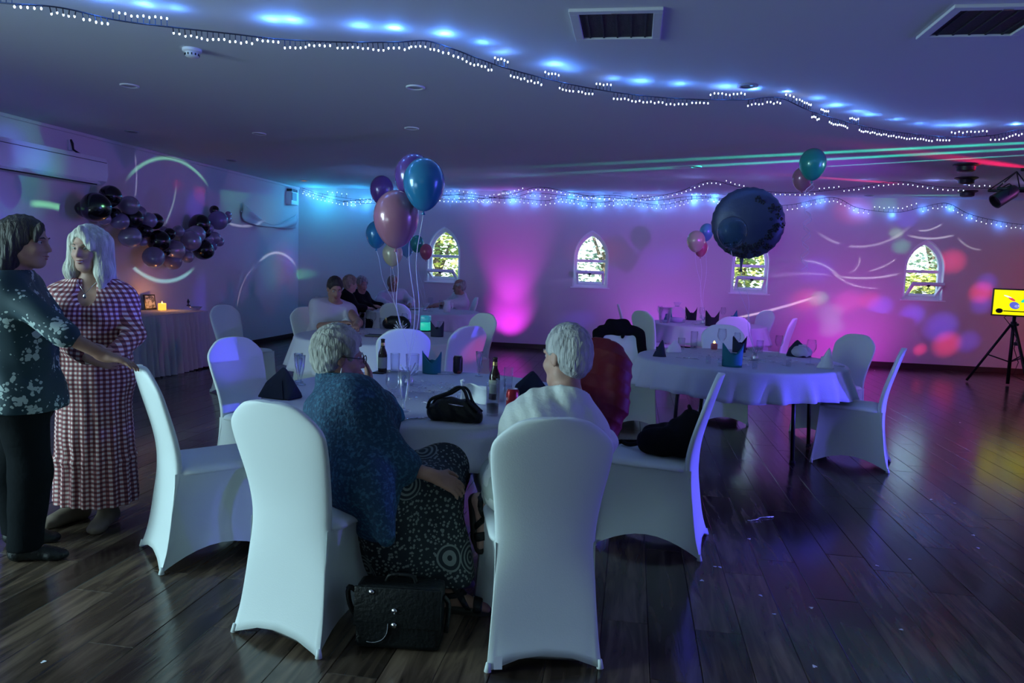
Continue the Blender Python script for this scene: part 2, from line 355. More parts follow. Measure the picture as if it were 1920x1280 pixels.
# ------------------------------------------------------------------ organic shapes: smooth signed-distance unions turned into one surface
class SDF:
    def __init__(s, vox): s.vox = vox; s.ops = []; s.disp = None; s.cuts = []
    def cone(s, a, b, ra, rb=None, k=.03, sub=False):
        a, b = np.array(a, float), np.array(b, float); rb = ra if rb is None else rb; R = max(ra, rb)
        s.ops.append(('cone', np.minimum(a, b) - R, np.maximum(a, b) + R, k, sub, (a, b, ra, rb))); return s
    def ell(s, c, r, k=.03, sub=False, M_=None):
        c, r = np.array(c, float), np.array(r, float); R = r.max()
        M_ = np.eye(3) if M_ is None else np.array(M_)   # columns = local axes in world
        s.ops.append(('ell', c - R, c + R, k, sub, (c, r, M_))); return s
    def cut(s, point, normal): s.cuts.append((np.array(point, float), np.array(normal, float))); return s   # removes the side the normal points to
    def mesh(s):
        h = s.vox; pad = 4 * h + max((o[3] for o in s.ops), default=0)
        adds = [o for o in s.ops if not o[4]]
        lo = np.min([o[1] for o in adds], 0) - pad; hi = np.max([o[2] for o in adds], 0) + pad
        n = np.ceil((hi - lo) / h).astype(int) + 1
        ax = [lo[i] + h * np.arange(n[i]) for i in range(3)]
        F = np.full(n, .2, np.float32)
        for typ, a0, b0, k, sub, q in s.ops:
            m = k + 4 * h
            i0 = np.maximum(np.floor((a0 - m - lo) / h).astype(int), 0); i1 = np.minimum(np.ceil((b0 + m - lo) / h).astype(int) + 1, n)
            if (i1 <= i0).any(): continue
            X, Y, Z = np.meshgrid(*[ax[i][i0[i]:i1[i]].astype(np.float32) for i in range(3)], indexing='ij', sparse=True)
            if typ == 'cone':
                a, b, ra, rb = q; ba = b - a; L2 = float(ba @ ba) + 1e-9
                t = np.clip(((X - a[0]) * ba[0] + (Y - a[1]) * ba[1] + (Z - a[2]) * ba[2]) / L2, 0, 1)
                d = np.sqrt((X - a[0] - t * ba[0]) ** 2 + (Y - a[1] - t * ba[1]) ** 2 + (Z - a[2] - t * ba[2]) ** 2) - (ra + (rb - ra) * t)
            else:
                c, r, M_ = q; dx, dy, dz = X - c[0], Y - c[1], Z - c[2]
                l = [(dx * M_[0][i] + dy * M_[1][i] + dz * M_[2][i]) for i in range(3)]
                k0 = np.sqrt(sum((l[i] / r[i]) ** 2 for i in range(3))); k1 = np.sqrt(sum((l[i] / r[i] ** 2) ** 2 for i in range(3))) + 1e-6
                d = k0 * (k0 - 1) / k1
            sl = tuple(slice(i0[i], i1[i]) for i in range(3)); G = F[sl]; d = d.astype(np.float32)
            if sub:
                hh = np.maximum(k - np.abs(G + d), 0) / k; F[sl] = np.maximum(G, -d) + hh * hh * k * .25
            else:
                hh = np.maximum(k - np.abs(G - d), 0) / k; F[sl] = np.minimum(G, d) - hh * hh * k * .25
        X, Y, Z = np.meshgrid(*[a.astype(np.float32) for a in ax], indexing='ij', sparse=True)
        if s.disp: F = F + s.disp(X, Y, Z).astype(np.float32)
        for p, nn in s.cuts: F = np.maximum(F, (X - p[0]) * nn[0] + (Y - p[1]) * nn[1] + (Z - p[2]) * nn[2])
        F[0] = F[-1] = .1; F[:, 0] = F[:, -1] = .1; F[:, :, 0] = F[:, :, -1] = .1
        return surface_nets(F, lo, h)
    def build(s, name, m, parent=None, base=(0, 0, 0)):
        v, f = s.mesh(); v = v - np.array(base)
        me = bpy.data.meshes.new(name); me.vertices.add(len(v)); me.vertices.foreach_set('co', v.ravel())
        me.loops.add(len(f) * 4); me.loops.foreach_set('vertex_index', f.ravel().astype(np.int32))
        me.polygons.add(len(f)); me.polygons.foreach_set('loop_start', np.arange(len(f), dtype=np.int32) * 4)
        me.polygons.foreach_set('use_smooth', np.ones(len(f), bool)); me.update(); me.validate()
        me.materials.append(MATS[m] if isinstance(m, str) else m)
        o = bpy.data.objects.new(name, me); COL.objects.link(o)
        if parent is not None: o.parent = parent
        return o
def surface_nets(F, lo, h):
    I = F < 0; nx, ny, nz = F.shape
    cnt = np.zeros((nx - 1, ny - 1, nz - 1), np.int8)
    for dx in (0, 1):
        for dy in (0, 1):
            for dz in (0, 1): cnt += I[dx:nx - 1 + dx, dy:ny - 1 + dy, dz:nz - 1 + dz]
    act = (cnt > 0) & (cnt < 8); idx = np.full(act.shape, -1, np.int32); cells = np.argwhere(act); idx[act] = np.arange(len(cells))
    acc = np.zeros((len(cells), 3)); wt = np.zeros(len(cells))
    corner = [(a, b, c) for a in (0, 1) for b in (0, 1) for c in (0, 1)]
    for a in corner:
        for b in corner:
            if sum(abs(a[i] - b[i]) for i in range(3)) != 1 or a > b: continue
            va = F[cells[:, 0] + a[0], cells[:, 1] + a[1], cells[:, 2] + a[2]]; vb = F[cells[:, 0] + b[0], cells[:, 1] + b[1], cells[:, 2] + b[2]]
            m = (va < 0) != (vb < 0); t = np.where(m, va / np.where(m, va - vb, 1), 0)
            for i in range(3): acc[:, i] += np.where(m, a[i] + t * (b[i] - a[i]), 0)
            wt += m
    V = lo + h * (cells + acc / wt[:, None])
    Q = []
    for ax in range(3):
        sl0 = [slice(None)] * 3; sl1 = [slice(None)] * 3; sl0[ax] = slice(0, -1); sl1[ax] = slice(1, None)
        a, b = I[tuple(sl0)], I[tuple(sl1)]; u, w = (ax + 1) % 3, (ax + 2) % 3
        for sgn, mm in ((1, a & ~b), (-1, ~a & b)):
            e = np.argwhere(mm); e = e[(e[:, u] > 0) & (e[:, w] > 0)]
            if not len(e): continue
            def g(du, dw):
                q = e.copy(); q[:, u] -= du; q[:, w] -= dw; return idx[q[:, 0], q[:, 1], q[:, 2]]
            quad = np.stack([g(1, 1), g(0, 1), g(0, 0), g(1, 0)], 1)
            Q.append(quad if sgn > 0 else quad[:, ::-1])
    f = np.concatenate(Q); f = f[(f >= 0).all(1)]
    return V, f

# ------------------------------------------------------------------ structure
def struct(o): o['kind'] = 'structure'; return o
# floor: a dark screed with every laminate plank laid on it
fl = struct(MB().box(((XL + XR) / 2, (YF + YN) / 2, -.06), (XR - XL + .6, YF - YN + .6, .1)).build('floor', 'sole', smooth=False))
def plank_material():
    m = bpy.data.materials.new('laminate_plank'); m.use_nodes = True; nt = m.node_tree; b = nt.nodes['Principled BSDF']; N = nt.nodes.new; L = nt.links.new
    g = N('ShaderNodeNewGeometry'); oi = N('ShaderNodeObjectInfo'); ad = N('ShaderNodeMath'); ad.operation = 'ADD'; L(g.outputs['Random Per Island'], ad.inputs[0]); L(oi.outputs['Random'], ad.inputs[1])
    fr = N('ShaderNodeMath'); fr.operation = 'FRACT'; L(ad.outputs[0], fr.inputs[0])
    sp = N('ShaderNodeVectorMath'); sp.operation = 'MULTIPLY_ADD'; sp.inputs[1].default_value = (11, 1.3, 1); L(g.outputs['Position'], sp.inputs[0])
    cb = N('ShaderNodeCombineXYZ'); mu = N('ShaderNodeMath'); mu.operation = 'MULTIPLY'; mu.inputs[1].default_value = 57; L(fr.outputs[0], mu.inputs[0]); L(mu.outputs[0], cb.inputs[0]); L(mu.outputs[0], cb.inputs[1]); L(cb.outputs[0], sp.inputs[2])
    n1 = N('ShaderNodeTexNoise'); n1.inputs['Scale'].default_value = 1.6; n1.inputs['Detail'].default_value = 9; n1.inputs['Distortion'].default_value = 1.0; L(sp.outputs[0], n1.inputs['Vector'])
    cr = N('ShaderNodeValToRGB'); e = cr.color_ramp.elements; e[0].position = .28; e[0].color = (.020, .014, .011, 1); e[1].position = .72; e[1].color = (.150, .105, .072, 1)
    q = cr.color_ramp.elements.new(.5); q.color = (.072, .049, .035, 1); L(n1.outputs[0], cr.inputs[0])
    mr = N('ShaderNodeMapRange'); mr.inputs[3].default_value = .45; mr.inputs[4].default_value = 1.55; L(fr.outputs[0], mr.inputs[0])
    ml = N('ShaderNodeMix'); ml.data_type = 'RGBA'; ml.blend_type = 'MULTIPLY'; ml.inputs[0].default_value = 1; L(cr.outputs[0], ml.inputs[6]); L(mr.outputs[0], ml.inputs[7]); L(ml.outputs[2], b.inputs['Base Color'])
    rr = N('ShaderNodeMapRange'); rr.inputs[3].default_value = .14; rr.inputs[4].default_value = .22; L(n1.outputs[0], rr.inputs[0]); L(rr.outputs[0], b.inputs['Roughness'])
    bp = N('ShaderNodeBump'); bp.inputs['Strength'].default_value = .12; bp.inputs['Distance'].default_value = .01; L(n1.outputs[0], bp.inputs['Height']); L(bp.outputs[0], b.inputs['Normal'])
    MATS['plank'] = m
plank_material()
PW, PL = .192, 1.285
def plank_mesh(w, l):
    c = .0022; z0, z1 = -.011, 0.; a, b = w / 2 - .0006, l / 2 - .0006
    v = [(-a, -b, z0), (a, -b, z0), (a, b, z0), (-a, b, z0), (-a, -b, z1 - c), (a, -b, z1 - c), (a, b, z1 - c), (-a, b, z1 - c),
         (-a + c, -b + c, z1), (a - c, -b + c, z1), (a - c, b - c, z1), (-a + c, b - c, z1)]
    f = [(0, 1, 5, 4), (1, 2, 6, 5), (2, 3, 7, 6), (3, 0, 4, 7), (4, 5, 9, 8), (5, 6, 10, 9), (6, 7, 11, 10), (7, 4, 8, 11), (8, 9, 10, 11)]
    return v, f
pl = []
rows = int((XR - XL) / PW) + 1
for i in range(rows):
    x = XL + PW * (i + .5); off = rnd.choice([.0, .33, .66, .2, .5, .85]) * PL
    y = YN - off
    while y < YF:
        a, b = max(y, YN), min(y + PL, YF)
        if b - a > .05: pl.append((x, (a + b) / 2, b - a))
        y += PL
def in_view(x, y):
    d = Vector((x, y, 0)) - EYE; z = d.dot(FWD)
    if z < .5: return 1e9
    u, v = 960 + F_PX * d.dot(RGT) / z, 640 - F_PX * d.dot(UPV) / z
    if u < -120 or u > 2040 or v > 1420: return 1e9
    return z
pl.sort(key=lambda q: in_view(q[0], q[1]))
v0, f0 = plank_mesh(PW, PL); pm = bpy.data.meshes.new('plank'); pm.from_pydata(v0, [], f0); pm.materials.append(MATS['plank'])
rest = MB(); cnt = 0
for x, y, l in pl:
    if cnt < 300 and l > PL - .01 and in_view(x, y) < 1e8:
        o = bpy.data.objects.new('plank', pm); COL.objects.link(o); o.parent = fl; o.location = (x, y, 0); cnt += 1
    else:
        v, f = plank_mesh(PW, l); rest.add([(p[0] + x, p[1] + y, p[2]) for p in v], f)
tag(rest.build('planking', 'plank', fl, smooth=False), kind='stuff')

struct(MB().box(((XL + XR) / 2, (YF + YN) / 2, ZC + .1), (XR - XL + .8, YF - YN + .8, .2)).build('ceiling', 'ceiling_paint', smooth=False))
struct(MB().box((XL - .1, (YF + YN) / 2, ZC / 2), (.2, YF - YN + .6, ZC + .2)).build('wall_left', 'wall_paint', smooth=False))
struct(MB().box((XR + .1, (YF + YN) / 2, ZC / 2), (.2, YF - YN + .6, ZC + .2)).build('wall_right', 'wall_paint', smooth=False))
struct(MB().box(((XL + XR) / 2, YN - .1, ZC / 2), (XR - XL + .6, .2, ZC + .2)).build('wall_near', 'wall_paint', smooth=False))
struct(MB().box((XL + .009, (YF + YN) / 2, .045), (.018, YF - YN, .09), bev=.004).build('baseboard_left', 'skirting', smooth=False))
struct(MB().box(((XL + XR) / 2, YF - .009, .045), (XR - XL, .018, .09), bev=.004).build('baseboard_far', 'skirting', smooth=False))
struct(MB().box((XL + .012, (YF + YN) / 2, ZC - .02), (.024, YF - YN, .04), bev=.01).build('trim_1', 'wall_paint', smooth=False))

# far wall with four pointed-arch windows
HW, ZS, ZP, RISE = .305, 1.174, 1.70, .476
def arch(hw, z0, zs, rise, n=12):
    """Outline of a lancet window, counter-clockwise from lower left (x, z)."""
    c = (rise * rise - hw * hw) / (2 * hw); R = c + hw; amax = math.atan2(rise, c)
    pts = [(-hw, z0), (hw, z0)]
    pts += [(-c + R * math.cos(amax * i / n), zs + R * math.sin(amax * i / n)) for i in range(n + 1)]
    pts += [(-x, z) for x, z in reversed(pts[2:-1])]
    return pts
wx = [hit(831, 527, 1, YF).x, hit(1106, 540, 1, YF).x, hit(1404, 550, 1, YF).x, hit(1729, 562, 1, YF).x]
WT = .26
outer = [(XL - .2, -.1), (XR + .2, -.1), (XR + .2, ZC + .1), (XL - .2, ZC + .1)]
holes = [[(x + cx, z) for x, z in arch(HW, ZS, ZP, RISE)] for cx in wx]
polys = [[Vector((x, z, 0)) for x, z in outer]] + [[Vector((x, z, 0)) for x, z in reversed(h)] for h in holes]
flat = [p for q in polys for p in q]
tris = geometry.tessellate_polygon(polys)
wb = MB()
for yy, flip in ((YF, 0), (YF + WT, 1)):
    wb.add([(p.x, yy, p.y) for p in flat], [t if flip else t[::-1] for t in tris])
for h in holes:
    n = len(h); wb.add([(x, YF, z) for x, z in h] + [(x, YF + WT, z) for x, z in h], [(i, i + n, (i + 1) % n + n, (i + 1) % n) for i in range(n)])
n = 4; wb.add([(x, YF, z) for x, z in outer] + [(x, YF + WT, z) for x, z in outer], [(i, (i + 1) % n, (i + 1) % n + n, i + n) for i in range(n)])
wf = struct(wb.build('wall_far', 'wall_paint', smooth=False))
bm = bmesh.new(); bm.from_mesh(wf.data); bmesh.ops.remove_doubles(bm, verts=bm.verts, dist=1e-5); bmesh.ops.recalc_face_normals(bm, faces=bm.faces); bm.to_mesh(wf.data); bm.free()

def band(a, b, y0, y1):
    """Ring-shaped bar between outline a and inset outline b (same count), from depth y0 to y1."""
    n = len(a); v = [(x, y0, z) for x, z in a] + [(x, y0, z) for x, z in b] + [(x, y1, z) for x, z in a] + [(x, y1, z) for x, z in b]
    f = []
    for i in range(n):
        j = (i + 1) % n
        f += [(i, j, n + j, n + i), (2 * n + j, 2 * n + i, 3 * n + i, 3 * n + j), (n + i, n + j, 3 * n + j, 3 * n + i), (j, i, 2 * n + i, 2 * n + j)]
    return v, f
def window(k, cx):
    w = struct(empty(f'window_{k}', (cx, YF, ZS)))
    a = [(x, z - ZS) for x, z in arch(HW - .002, ZS + .002, ZP, RISE)]; b = [(x, z - ZS) for x, z in arch(HW - .052, ZS + .052, ZP, RISE - .075)]
    MB().add(*band(a, b, .10, .17)).build('frame', 'white_upvc', w, smooth=False)
    # white lining of the deep reveal, standing slightly proud of the wall
    a2 = [(x, z - ZS) for x, z in arch(HW + .012, ZS - .002, ZP, RISE + .018)]; b2 = [(x, z - ZS) for x, z in arch(HW - .006, ZS + .004, ZP, RISE - .008)]
    MB().add(*band(a2, b2, -.008, .10)).build('reveal_lining', 'white_upvc', w, smooth=False)
    MB().box((0, .135, .475), (2 * HW - .1, .07, .05), bev=.006).build('transom', 'white_upvc', w, smooth=False)
    n = len(b)
    top = [p for p in b if p[1] >= .49] ; top = [(HW - .055, .498)] + [p for p in b[2:] if p[1] > .5] + [(-HW + .055, .498)]
    m_ = len(top); MB().add([(x, .134, z) for x, z in top] + [(x, .140, z) for x, z in top], [tuple(range(m_))[::-1], tuple(range(m_, 2 * m_))] + [(i, (i + 1) % m_, (i + 1) % m_ + m_, i + m_) for i in range(m_)]).build('pane', 'pane_glass', w, smooth=False)
    tilt = [68, 57, 57, 57][k - 1]
    sash = empty('sash', (0, .115, .06)); sash.parent = w; sash.rotation_euler = (math.radians(tilt), 0, 0)
    sw, sh = HW - .055, .40
    sf = MB()
    sf.box((0, 0, .02), (2 * sw, .05, .04), bev=.005).box((0, 0, sh - .02), (2 * sw, .05, .045), bev=.005).box((-sw + .02, 0, sh / 2), (.04, .05, sh - .06), bev=.005).box((sw - .02, 0, sh / 2), (.04, .05, sh - .06), bev=.005)
    sf.build('sash_frame', 'white_upvc', sash, smooth=False)
    MB().box((0, 0, sh / 2), (2 * sw - .07, .006, sh - .07)).build('sash_pane', 'pane_glass', sash, smooth=False)
    MB().box((0, -.035, sh - .02), (.05, .02, .03), bev=.004).tube([(0, -.045, sh - .02), (0, -.06, sh - .07)], .007).build('latch', 'dark_plastic', sash, smooth=False)
    MB().box((0, -.02, -.012), (2 * HW + .09, .06, .022), bev=.005).build('sill', 'white_upvc', w, smooth=False)
for k, cx in enumerate(wx, 1): window(k, cx)

# ------------------------------------------------------------------ garden outside
struct(MB().box((0, 40, -.35), (120, 52, .1)).build('ground', 'garden_ground', smooth=False))
def tree(x, y, h, r, m, label):
    t = empty('garden_tree', (x, y, -.3), 0, label, 'tree', 'trees outside the windows')
    MB().tube([(0, 0, 0), (.05, 0, h * .3), (0, .05, h * .6), (.1, 0, h * .8)], [.12, .09, .07, .04]).tube([(.03, 0, h * .35), (.4, .1, h * .6)], [.06, .03]).tube([(.03, 0, h * .4), (-.4, -.1, h * .65)], [.06, .03]).build('trunk', 'bark', t)
    rg = random.Random(int(x * 91 + y)); fm = MB()
    lumps = [(Vector((rg.uniform(-.6, .6) * r, rg.uniform(-.5, .5) * r, h * rg.uniform(.22, .92))), r * rg.uniform(.35, .6)) for _ in range(16)]
    for c, rr in lumps:
        for _ in range(170):
            d = Vector((rg.gauss(0, 1), rg.gauss(0, 1), rg.gauss(0, 1))).normalized(); p = c + d * rr * rg.uniform(.6, 1.05)
            q = Matrix.Rotation(rg.uniform(0, 6.3), 3, 'Z') @ Matrix.Rotation(rg.uniform(0, 3), 3, 'X'); s = rg.uniform(.05, .11)
            fm.add([p + q @ Vector(u) for u in ((-s, 0, 0), (0, -s * .5, .01), (s, 0, 0), (0, s * .5, .01))], [(0, 1, 2, 3)])
    tag(fm.build('foliage', m, t, smooth=False), kind='stuff')
for a in [(-4.95, 18.2, 4.2, 1.5, 'foliage_bright', 'yellow green tree outside the first arched window'),
          (-.85, 20.5, 4.6, 1.7, 'foliage_pale', 'pale green tree outside the second arched window'),
          (-3.6, 23.0, 5.2, 2.0, 'foliage_pale', 'pale tree further off between the first two windows'),
          (.9, 17.3, 1.7, .8, 'foliage_bright', 'low sunlit bush outside the second arched window'),
          (2.6, 19.4, 4.4, 1.7, 'foliage_bright', 'bushy tree outside the window behind the foil balloon'),
          (7.7, 21.0, 5.4, 1.9, 'foliage_pale', 'tall pale tree outside the window nearest the screen'),
          (6.2, 17.0, 1.7, 1.1, 'foliage_bright', 'low yellow green bush below the window nearest the screen'),
          (-.8, 16.0, 1.4, .55, 'foliage_bright', 'low yellow bush right outside the second window')]:
    tree(*a)

# ------------------------------------------------------------------ covered banquet chairs
def interp(tab, z): return float(np.interp(z, [t[0] for t in tab], [t[1] for t in tab]))
_cz = [q for q in catmull([(0, -.305), (.12, -.272), (.3, -.246), (.46, -.236), (.6, -.25), (.8, -.302), (.96, -.352)], 60)] if False else None
def smooth_tab(pts):
    c = catmull([(a, b, 0) for a, b in pts], 80); return [(q.x, q.y) for q in c]
BACK = smooth_tab([(0, -.310), (.12, -.275), (.3, -.248), (.46, -.236), (.6, -.250), (.8, -.302), (.97, -.352)])
HALF = smooth_tab([(0, .216), (.10, .206), (.3, .192), (.46, .189), (.6, .199), (.75, .219), (.84, .224), (.97, .224)])
ZT = .955
CROWN = [(0, 1), (.12, .992), (.25, .965), (.4, .905), (.55, .82), (.7, .715), (.8, .635), (.88, .545), (.93, .455), (.97, .33), (.99, .20), (1, .0)]
def half(z):
    h = interp(HALF, z)
    if z > .825:
        t = (z - .825) / (ZT - .825); h *= interp(CROWN, min(t, 1))
    return h
def backrest_mesh():
    """Padded back and, below the seat, the stretched rear panel down to the hem: one piece of cloth."""
    m = MB(); rings = []
    zs = list(np.linspace(0, .82, 28)) + [.825 + (ZT - .825) * (1 - (1 - q) ** 1.9) for q in np.linspace(.04, 1, 18)]
    for zr in zs:
        ring = []
        for k in range(36):
            a = 2 * PI * k / 36; c, s_ = math.cos(a), math.sin(a); ux = math.copysign(abs(c) ** .45, c)
            low = max(0, 1 - zr / .46); z = zr + .055 * math.sin(PI * (ux + 1) / 2) ** .8 * low ** .9
            h = max(half(z), .012); y0 = interp(BACK, z); q_ = min(max((z - .26) / .26, 0), 1); th = (.026 - .008 * max(0, (z - .5) / .45)) * (.22 + .78 * q_ * q_ * (3 - 2 * q_))
            x = h * ux; e = min(1 - abs(ux), .5); pk = .0035 * math.sin(e * 70) * math.exp(-e * 9) * max(0, low - .65) * 3
            y = y0 + th + th * math.copysign(abs(s_) ** .6, s_) + .012 * ux * ux + .014 * (1 - ux * ux) * math.sin(min(low * 1.1, 1) * PI * .6) + pk
            ring.append((x, y, z if zr < ZT - .001 else z - .002))
        rings.append(ring)
    return m.loft(rings)
def skirt_mesh():
    m = MB(); NS, NV = 14, 16
    def corner(i, z):
        if i in (0, 1): return (-half(z) * .995 if i == 0 else half(z) * .995, interp(BACK, z) + .018)
        o = (1 - z / .46); fy = .235 + .04 * o ** 1.5; fx = .205 + .02 * o ** 1.5
        return (fx, fy) if i == 2 else (-fx, fy)
    lift = [.085, .07, .085]; sag = [.05, .03, .05]
    def fn(u, v):
        q = min(u * 3, 2.9999); i = int(q); t = q - i; t = .5 - .5 * math.cos(PI * t)
        hem = lift[i] * math.sin(PI * t) ** .8; z = .46 * (1 - v) + v * hem
        a, b = corner(i + 1, z), corner((i + 2) % 4, z)
        x, y = a[0] + (b[0] - a[0]) * t, a[1] + (b[1] - a[1]) * t
        nx, ny = [(-1, 0), (0, -1), (1, 0)][i]
        s_ = sag[i] * (4 * t * (1 - t)) ** .8 * math.sin(min(v * 1.15, 1) * PI * .62)
        e = min(t, 1 - t); pk = .004 * math.sin(e * 150) * math.exp(-e * 14) * max(0, v - .7) * 3
        return (x + nx * (s_ + pk), y + ny * (s_ + pk), z)
    return m.grid(fn, NS * 3, NV)
def seat_mesh():
    m = MB(); rings = []
    for j in range(10):
        t = j / 9; a = PI * .5 * t; k = .012 + .988 * math.cos(a) ** .28 if j < 9 else .02; z = .452 + .038 * math.sin(a) ** .8
        ring = []
        for i in range(40):
            b = 2 * PI * i / 40; c, s_ = math.cos(b), math.sin(b)
            w = .206 + .0 * s_
            ring.append((w * k * math.copysign(abs(c) ** .22, c), .022 + .218 * k * math.copysign(abs(s_) ** .22, s_), z))
        rings.append(ring)
    return m.loft(rings)
def make_chair():
    r = empty('banquet_chair', (0, 0, 0))
    backrest_mesh().build('backrest', 'spandex', r); seat_mesh().build('seat', 'spandex', r); skirt_mesh().build('skirt', 'spandex', r)
    for x, y in ((-.212, -.292), (.212, -.292), (-.222, .268), (.222, .268)):
        MB().tube([(x * .985, y * .975, .035), (x * .99, y * .985, .003)], [.008, .014], 10).build('foot_pocket', 'spandex', r)
    return r
chair0 = make_chair(); used = [False]; CH = {}
def chair(key, x, y, yaw, label):
    o = chair0 if not used[0] else copy_tree(chair0); used[0] = True
    o.location = (x, y, 0); o.rotation_euler = (0, 0, yaw); tag(o, label, 'chair', 'white covered banquet chairs'); CH[key] = o; return o
def face(dx, dy): return math.atan2(-dx, dy)
chair('A', -2.048, 3.34, -.752, 'empty white covered chair beside the person in the gingham dress')
chair('B', -1.211, 2.797, -.271, 'white covered chair holding the person in the blue lace cardigan')
chair('C', -.332, 2.847, .28, 'white covered chair holding the person in the pale linen jacket')
chair('D', .161, 4.036, 1.397, 'white covered chair with a black rucksack on its seat')
chair('E', -2.30, 4.38, face(.95, -.32), 'empty white covered chair beyond the navy napkin on the near table')
chair('G', -.42, 4.68, face(-.7, -.71), 'white covered chair under the red quilted jacket')
chair('H', -.02, 7.21, face(.35, -.94), 'white covered chair with a black jacket over its back')
chair('I', 1.90, 7.30, face(-.8, -.6), 'empty white covered chair behind the wrapped loaf napkin at the right table')
chair('J', 1.80, 6.23, 1.236, 'blue lit white chair drawn up to the front of the right table')
chair('K1', .96, 7.70, PI, 'white chair behind the right table, facing the camera across it')
chair('K2', 1.25, 10.0, .12, 'shadowed chair with its back to us at the far right table')
chair('M', .36, 10.42, -.83, 'grey looking chair at the near corner of the far right table')
chair('P', .10, 11.95, face(1, .05), 'white chair edge lit turquoise beside the far right table')
chair('N', 1.80, 11.75, face(-.88, -.46), 'pale chair just below the window behind the foil balloon')
chair('O', 1.78, 10.05, face(-.93, .36), 'pink tinged chair seen edge on at the far right table')
chair('F', -4.20, 7.50, face(1, -.25), 'white chair standing next to the skirted side table')
chair('Q', -3.40, 7.71, face(.83, -.56), 'chair under the person in the pale polo shirt')
chair('R', -1.95, 6.00, .47, 'white chair with its back behind the teal folded napkin')
chair('S', -1.65, 6.50, face(-.82, .58), 'white chair with a pink light streak beside the glowing green cup')
chair('T', -1.82, 7.92, face(-.58, -.81), 'grey shadowed chair in front of the magenta wall glow')
chair('U', -2.94, 12.28, face(-.9, -.35), 'white chair under the person sitting sideways at the far left table')
chair('V', -3.13, 9.80, -.06, 'blue lit chair with its back to us at the far left table')

# ------------------------------------------------------------------ round tables and cloths
def cloth_mesh(r, z, drop, nf, amp, seed):
    rg = random.Random(seed); ph = [rg.uniform(0, 6.3) for _ in range(4)]; m = MB(); NU = 160
    prof = [(0.0005, 0), (.35, 0), (.7, 0), (.93, 0), (.975, 0), (.995, -.004), (1.004, -.016), (1.008, -.04)] + [(1.01 + .012 * i, -.04 - (drop - .04) * i / 6) for i in range(1, 7)]
    def fn(u, v):
        k = int(round(v * (len(prof) - 1))); a = 2 * PI * u; rr, dz = prof[k]; t = max(0, (-dz - .03) / (drop - .03))
        w = math.sin(nf * a + ph[0] + .8 * math.sin(3 * a + ph[1])) + .5 * math.sin(nf * 1.7 // 1 * a + ph[2])
        q = rr * r + amp * t * w; lift = .012 * t * math.sin(5 * a + ph[3])
        return (q * math.cos(a), q * math.sin(a), z + dz + lift)
    return m.grid(fn, NU, len(prof) - 1, closed=True)
def round_table(x, y, r, label, clabel, legrot, seed, drop=.26, nf=23, amp=.021, legs=None):
    t = empty('round_table', (x, y, 0), 0, label, 'table', 'round banquet tables')
    MB().lathe([(.01, .722), (r - .03, .722), (r - .015, .728), (r - .015, .742), (r - .03, .748), (.01, .748)], 48).build('tabletop', 'wood_top', t, auto=40)
    for k in range(4):
        a = legrot + k * PI / 2; b = .62; px, py = (b * math.cos(a), b * math.sin(a)) if legs is None else legs[k]
        MB().tube([(px * .94, py * .94, .722), (px, py, .0)], .016, 12).box((px, py, .012), (.04, .04, .024), bev=.006).build('leg', 'black_metal', t)
    for k in (0, 2):
        a, b2 = legrot + k * PI / 2, legrot + (k + 1) * PI / 2
        ends = [(.6 * math.cos(a), .6 * math.sin(a), .42), (.6 * math.cos(b2), .6 * math.sin(b2), .42)] if legs is None else [(q[0] * .97, q[1] * .97, .50) for q in legs[k:k + 2]]
        MB().tube(ends, .010, 8).build('cross_bar', 'black_metal', t)
    c = cloth_mesh(r, .753, drop, nf, amp, seed).build('tablecloth', 'linen_cloth', None, loc=(x, y, 0)); thick(c, .002, 1)
    tag(c, clabel, 'tablecloth', 'white round tablecloths')
    return t
TA, TB, TC, TD, TE = (-1.12, 3.99), (.94, 6.58), (-2.42, 7.05), (-3.25, 11.25), (1.10, 11.15)
round_table(*TA, .89, 'round table in front of the two guests seated with their backs to us', 'white cloth under the black handbag on the nearest table', math.radians(-58), 1, .2)
round_table(*TB, .87, 'round table with bare black legs showing on the right', 'white cloth with the teal fan napkin on the right table', math.radians(-55), 2, .225, 27, .024, [(.38, -.54), (.65, .12), (-.27, .38), (-.544, -.28)])
round_table(*TC, .89, 'round table beside the person in the pale polo shirt', 'white cloth with the glowing green cup on the left middle table', math.radians(-20), 3, .3)
round_table(*TD, .89, 'round table under the first arched window where four guests sit', 'white cloth with jug and wine glass on the far left table', math.radians(10), 4)
round_table(*TE, .84, 'round table at the back holding the cream balloon bunch', 'white cloth with black fan napkins on the far right table', math.radians(10), 5)

# skirted side table on the left wall
st = empty('side_table', (-5.96, 7.85, 0), 0, 'rectangular side table against the left wall behind the gingham dress', 'table')
MB().box((0, 0, .735), (.62, 2.5, .03), bev=.006).build('tabletop', 'wood_top', st, smooth=False)
for x in (-.26, .26):
    for y in (-1.1, 1.1): MB().tube([(x, y, .72), (x, y, 0)], .015, 10).build('leg', 'black_metal', st)
def skirt_cloth():
    m = MB(); w, l = .315, 1.27
    def fn(u, v):
        L1, L2 = 2 * l, 2 * w; s_ = u * (L1 + 2 * L2) - L2
        fold = .018 * math.sin(s_ * 55 + 1.2 * math.sin(s_ * 9)) * (.25 + v)
        if s_ < 0: p = (w + s_, -l - .006 - fold - .05 * v)
        elif s_ <= L1: p = (w + .006 + fold + .05 * v, -l + s_)
        else: p = (w - (s_ - L1), l + .006 + fold + .05 * v)
        return (p[0], p[1], .755 * (1 - v) + .012 * v + .01 * v * math.sin(s_ * 6))
    return m.grid(fn, 320, 8)
sk = skirt_cloth().build('table_skirt', 'grey_skirt', None, loc=(-5.96, 7.85, 0)); tag(sk, 'floor length pleated grey white skirt hanging round the side table', 'tablecloth')
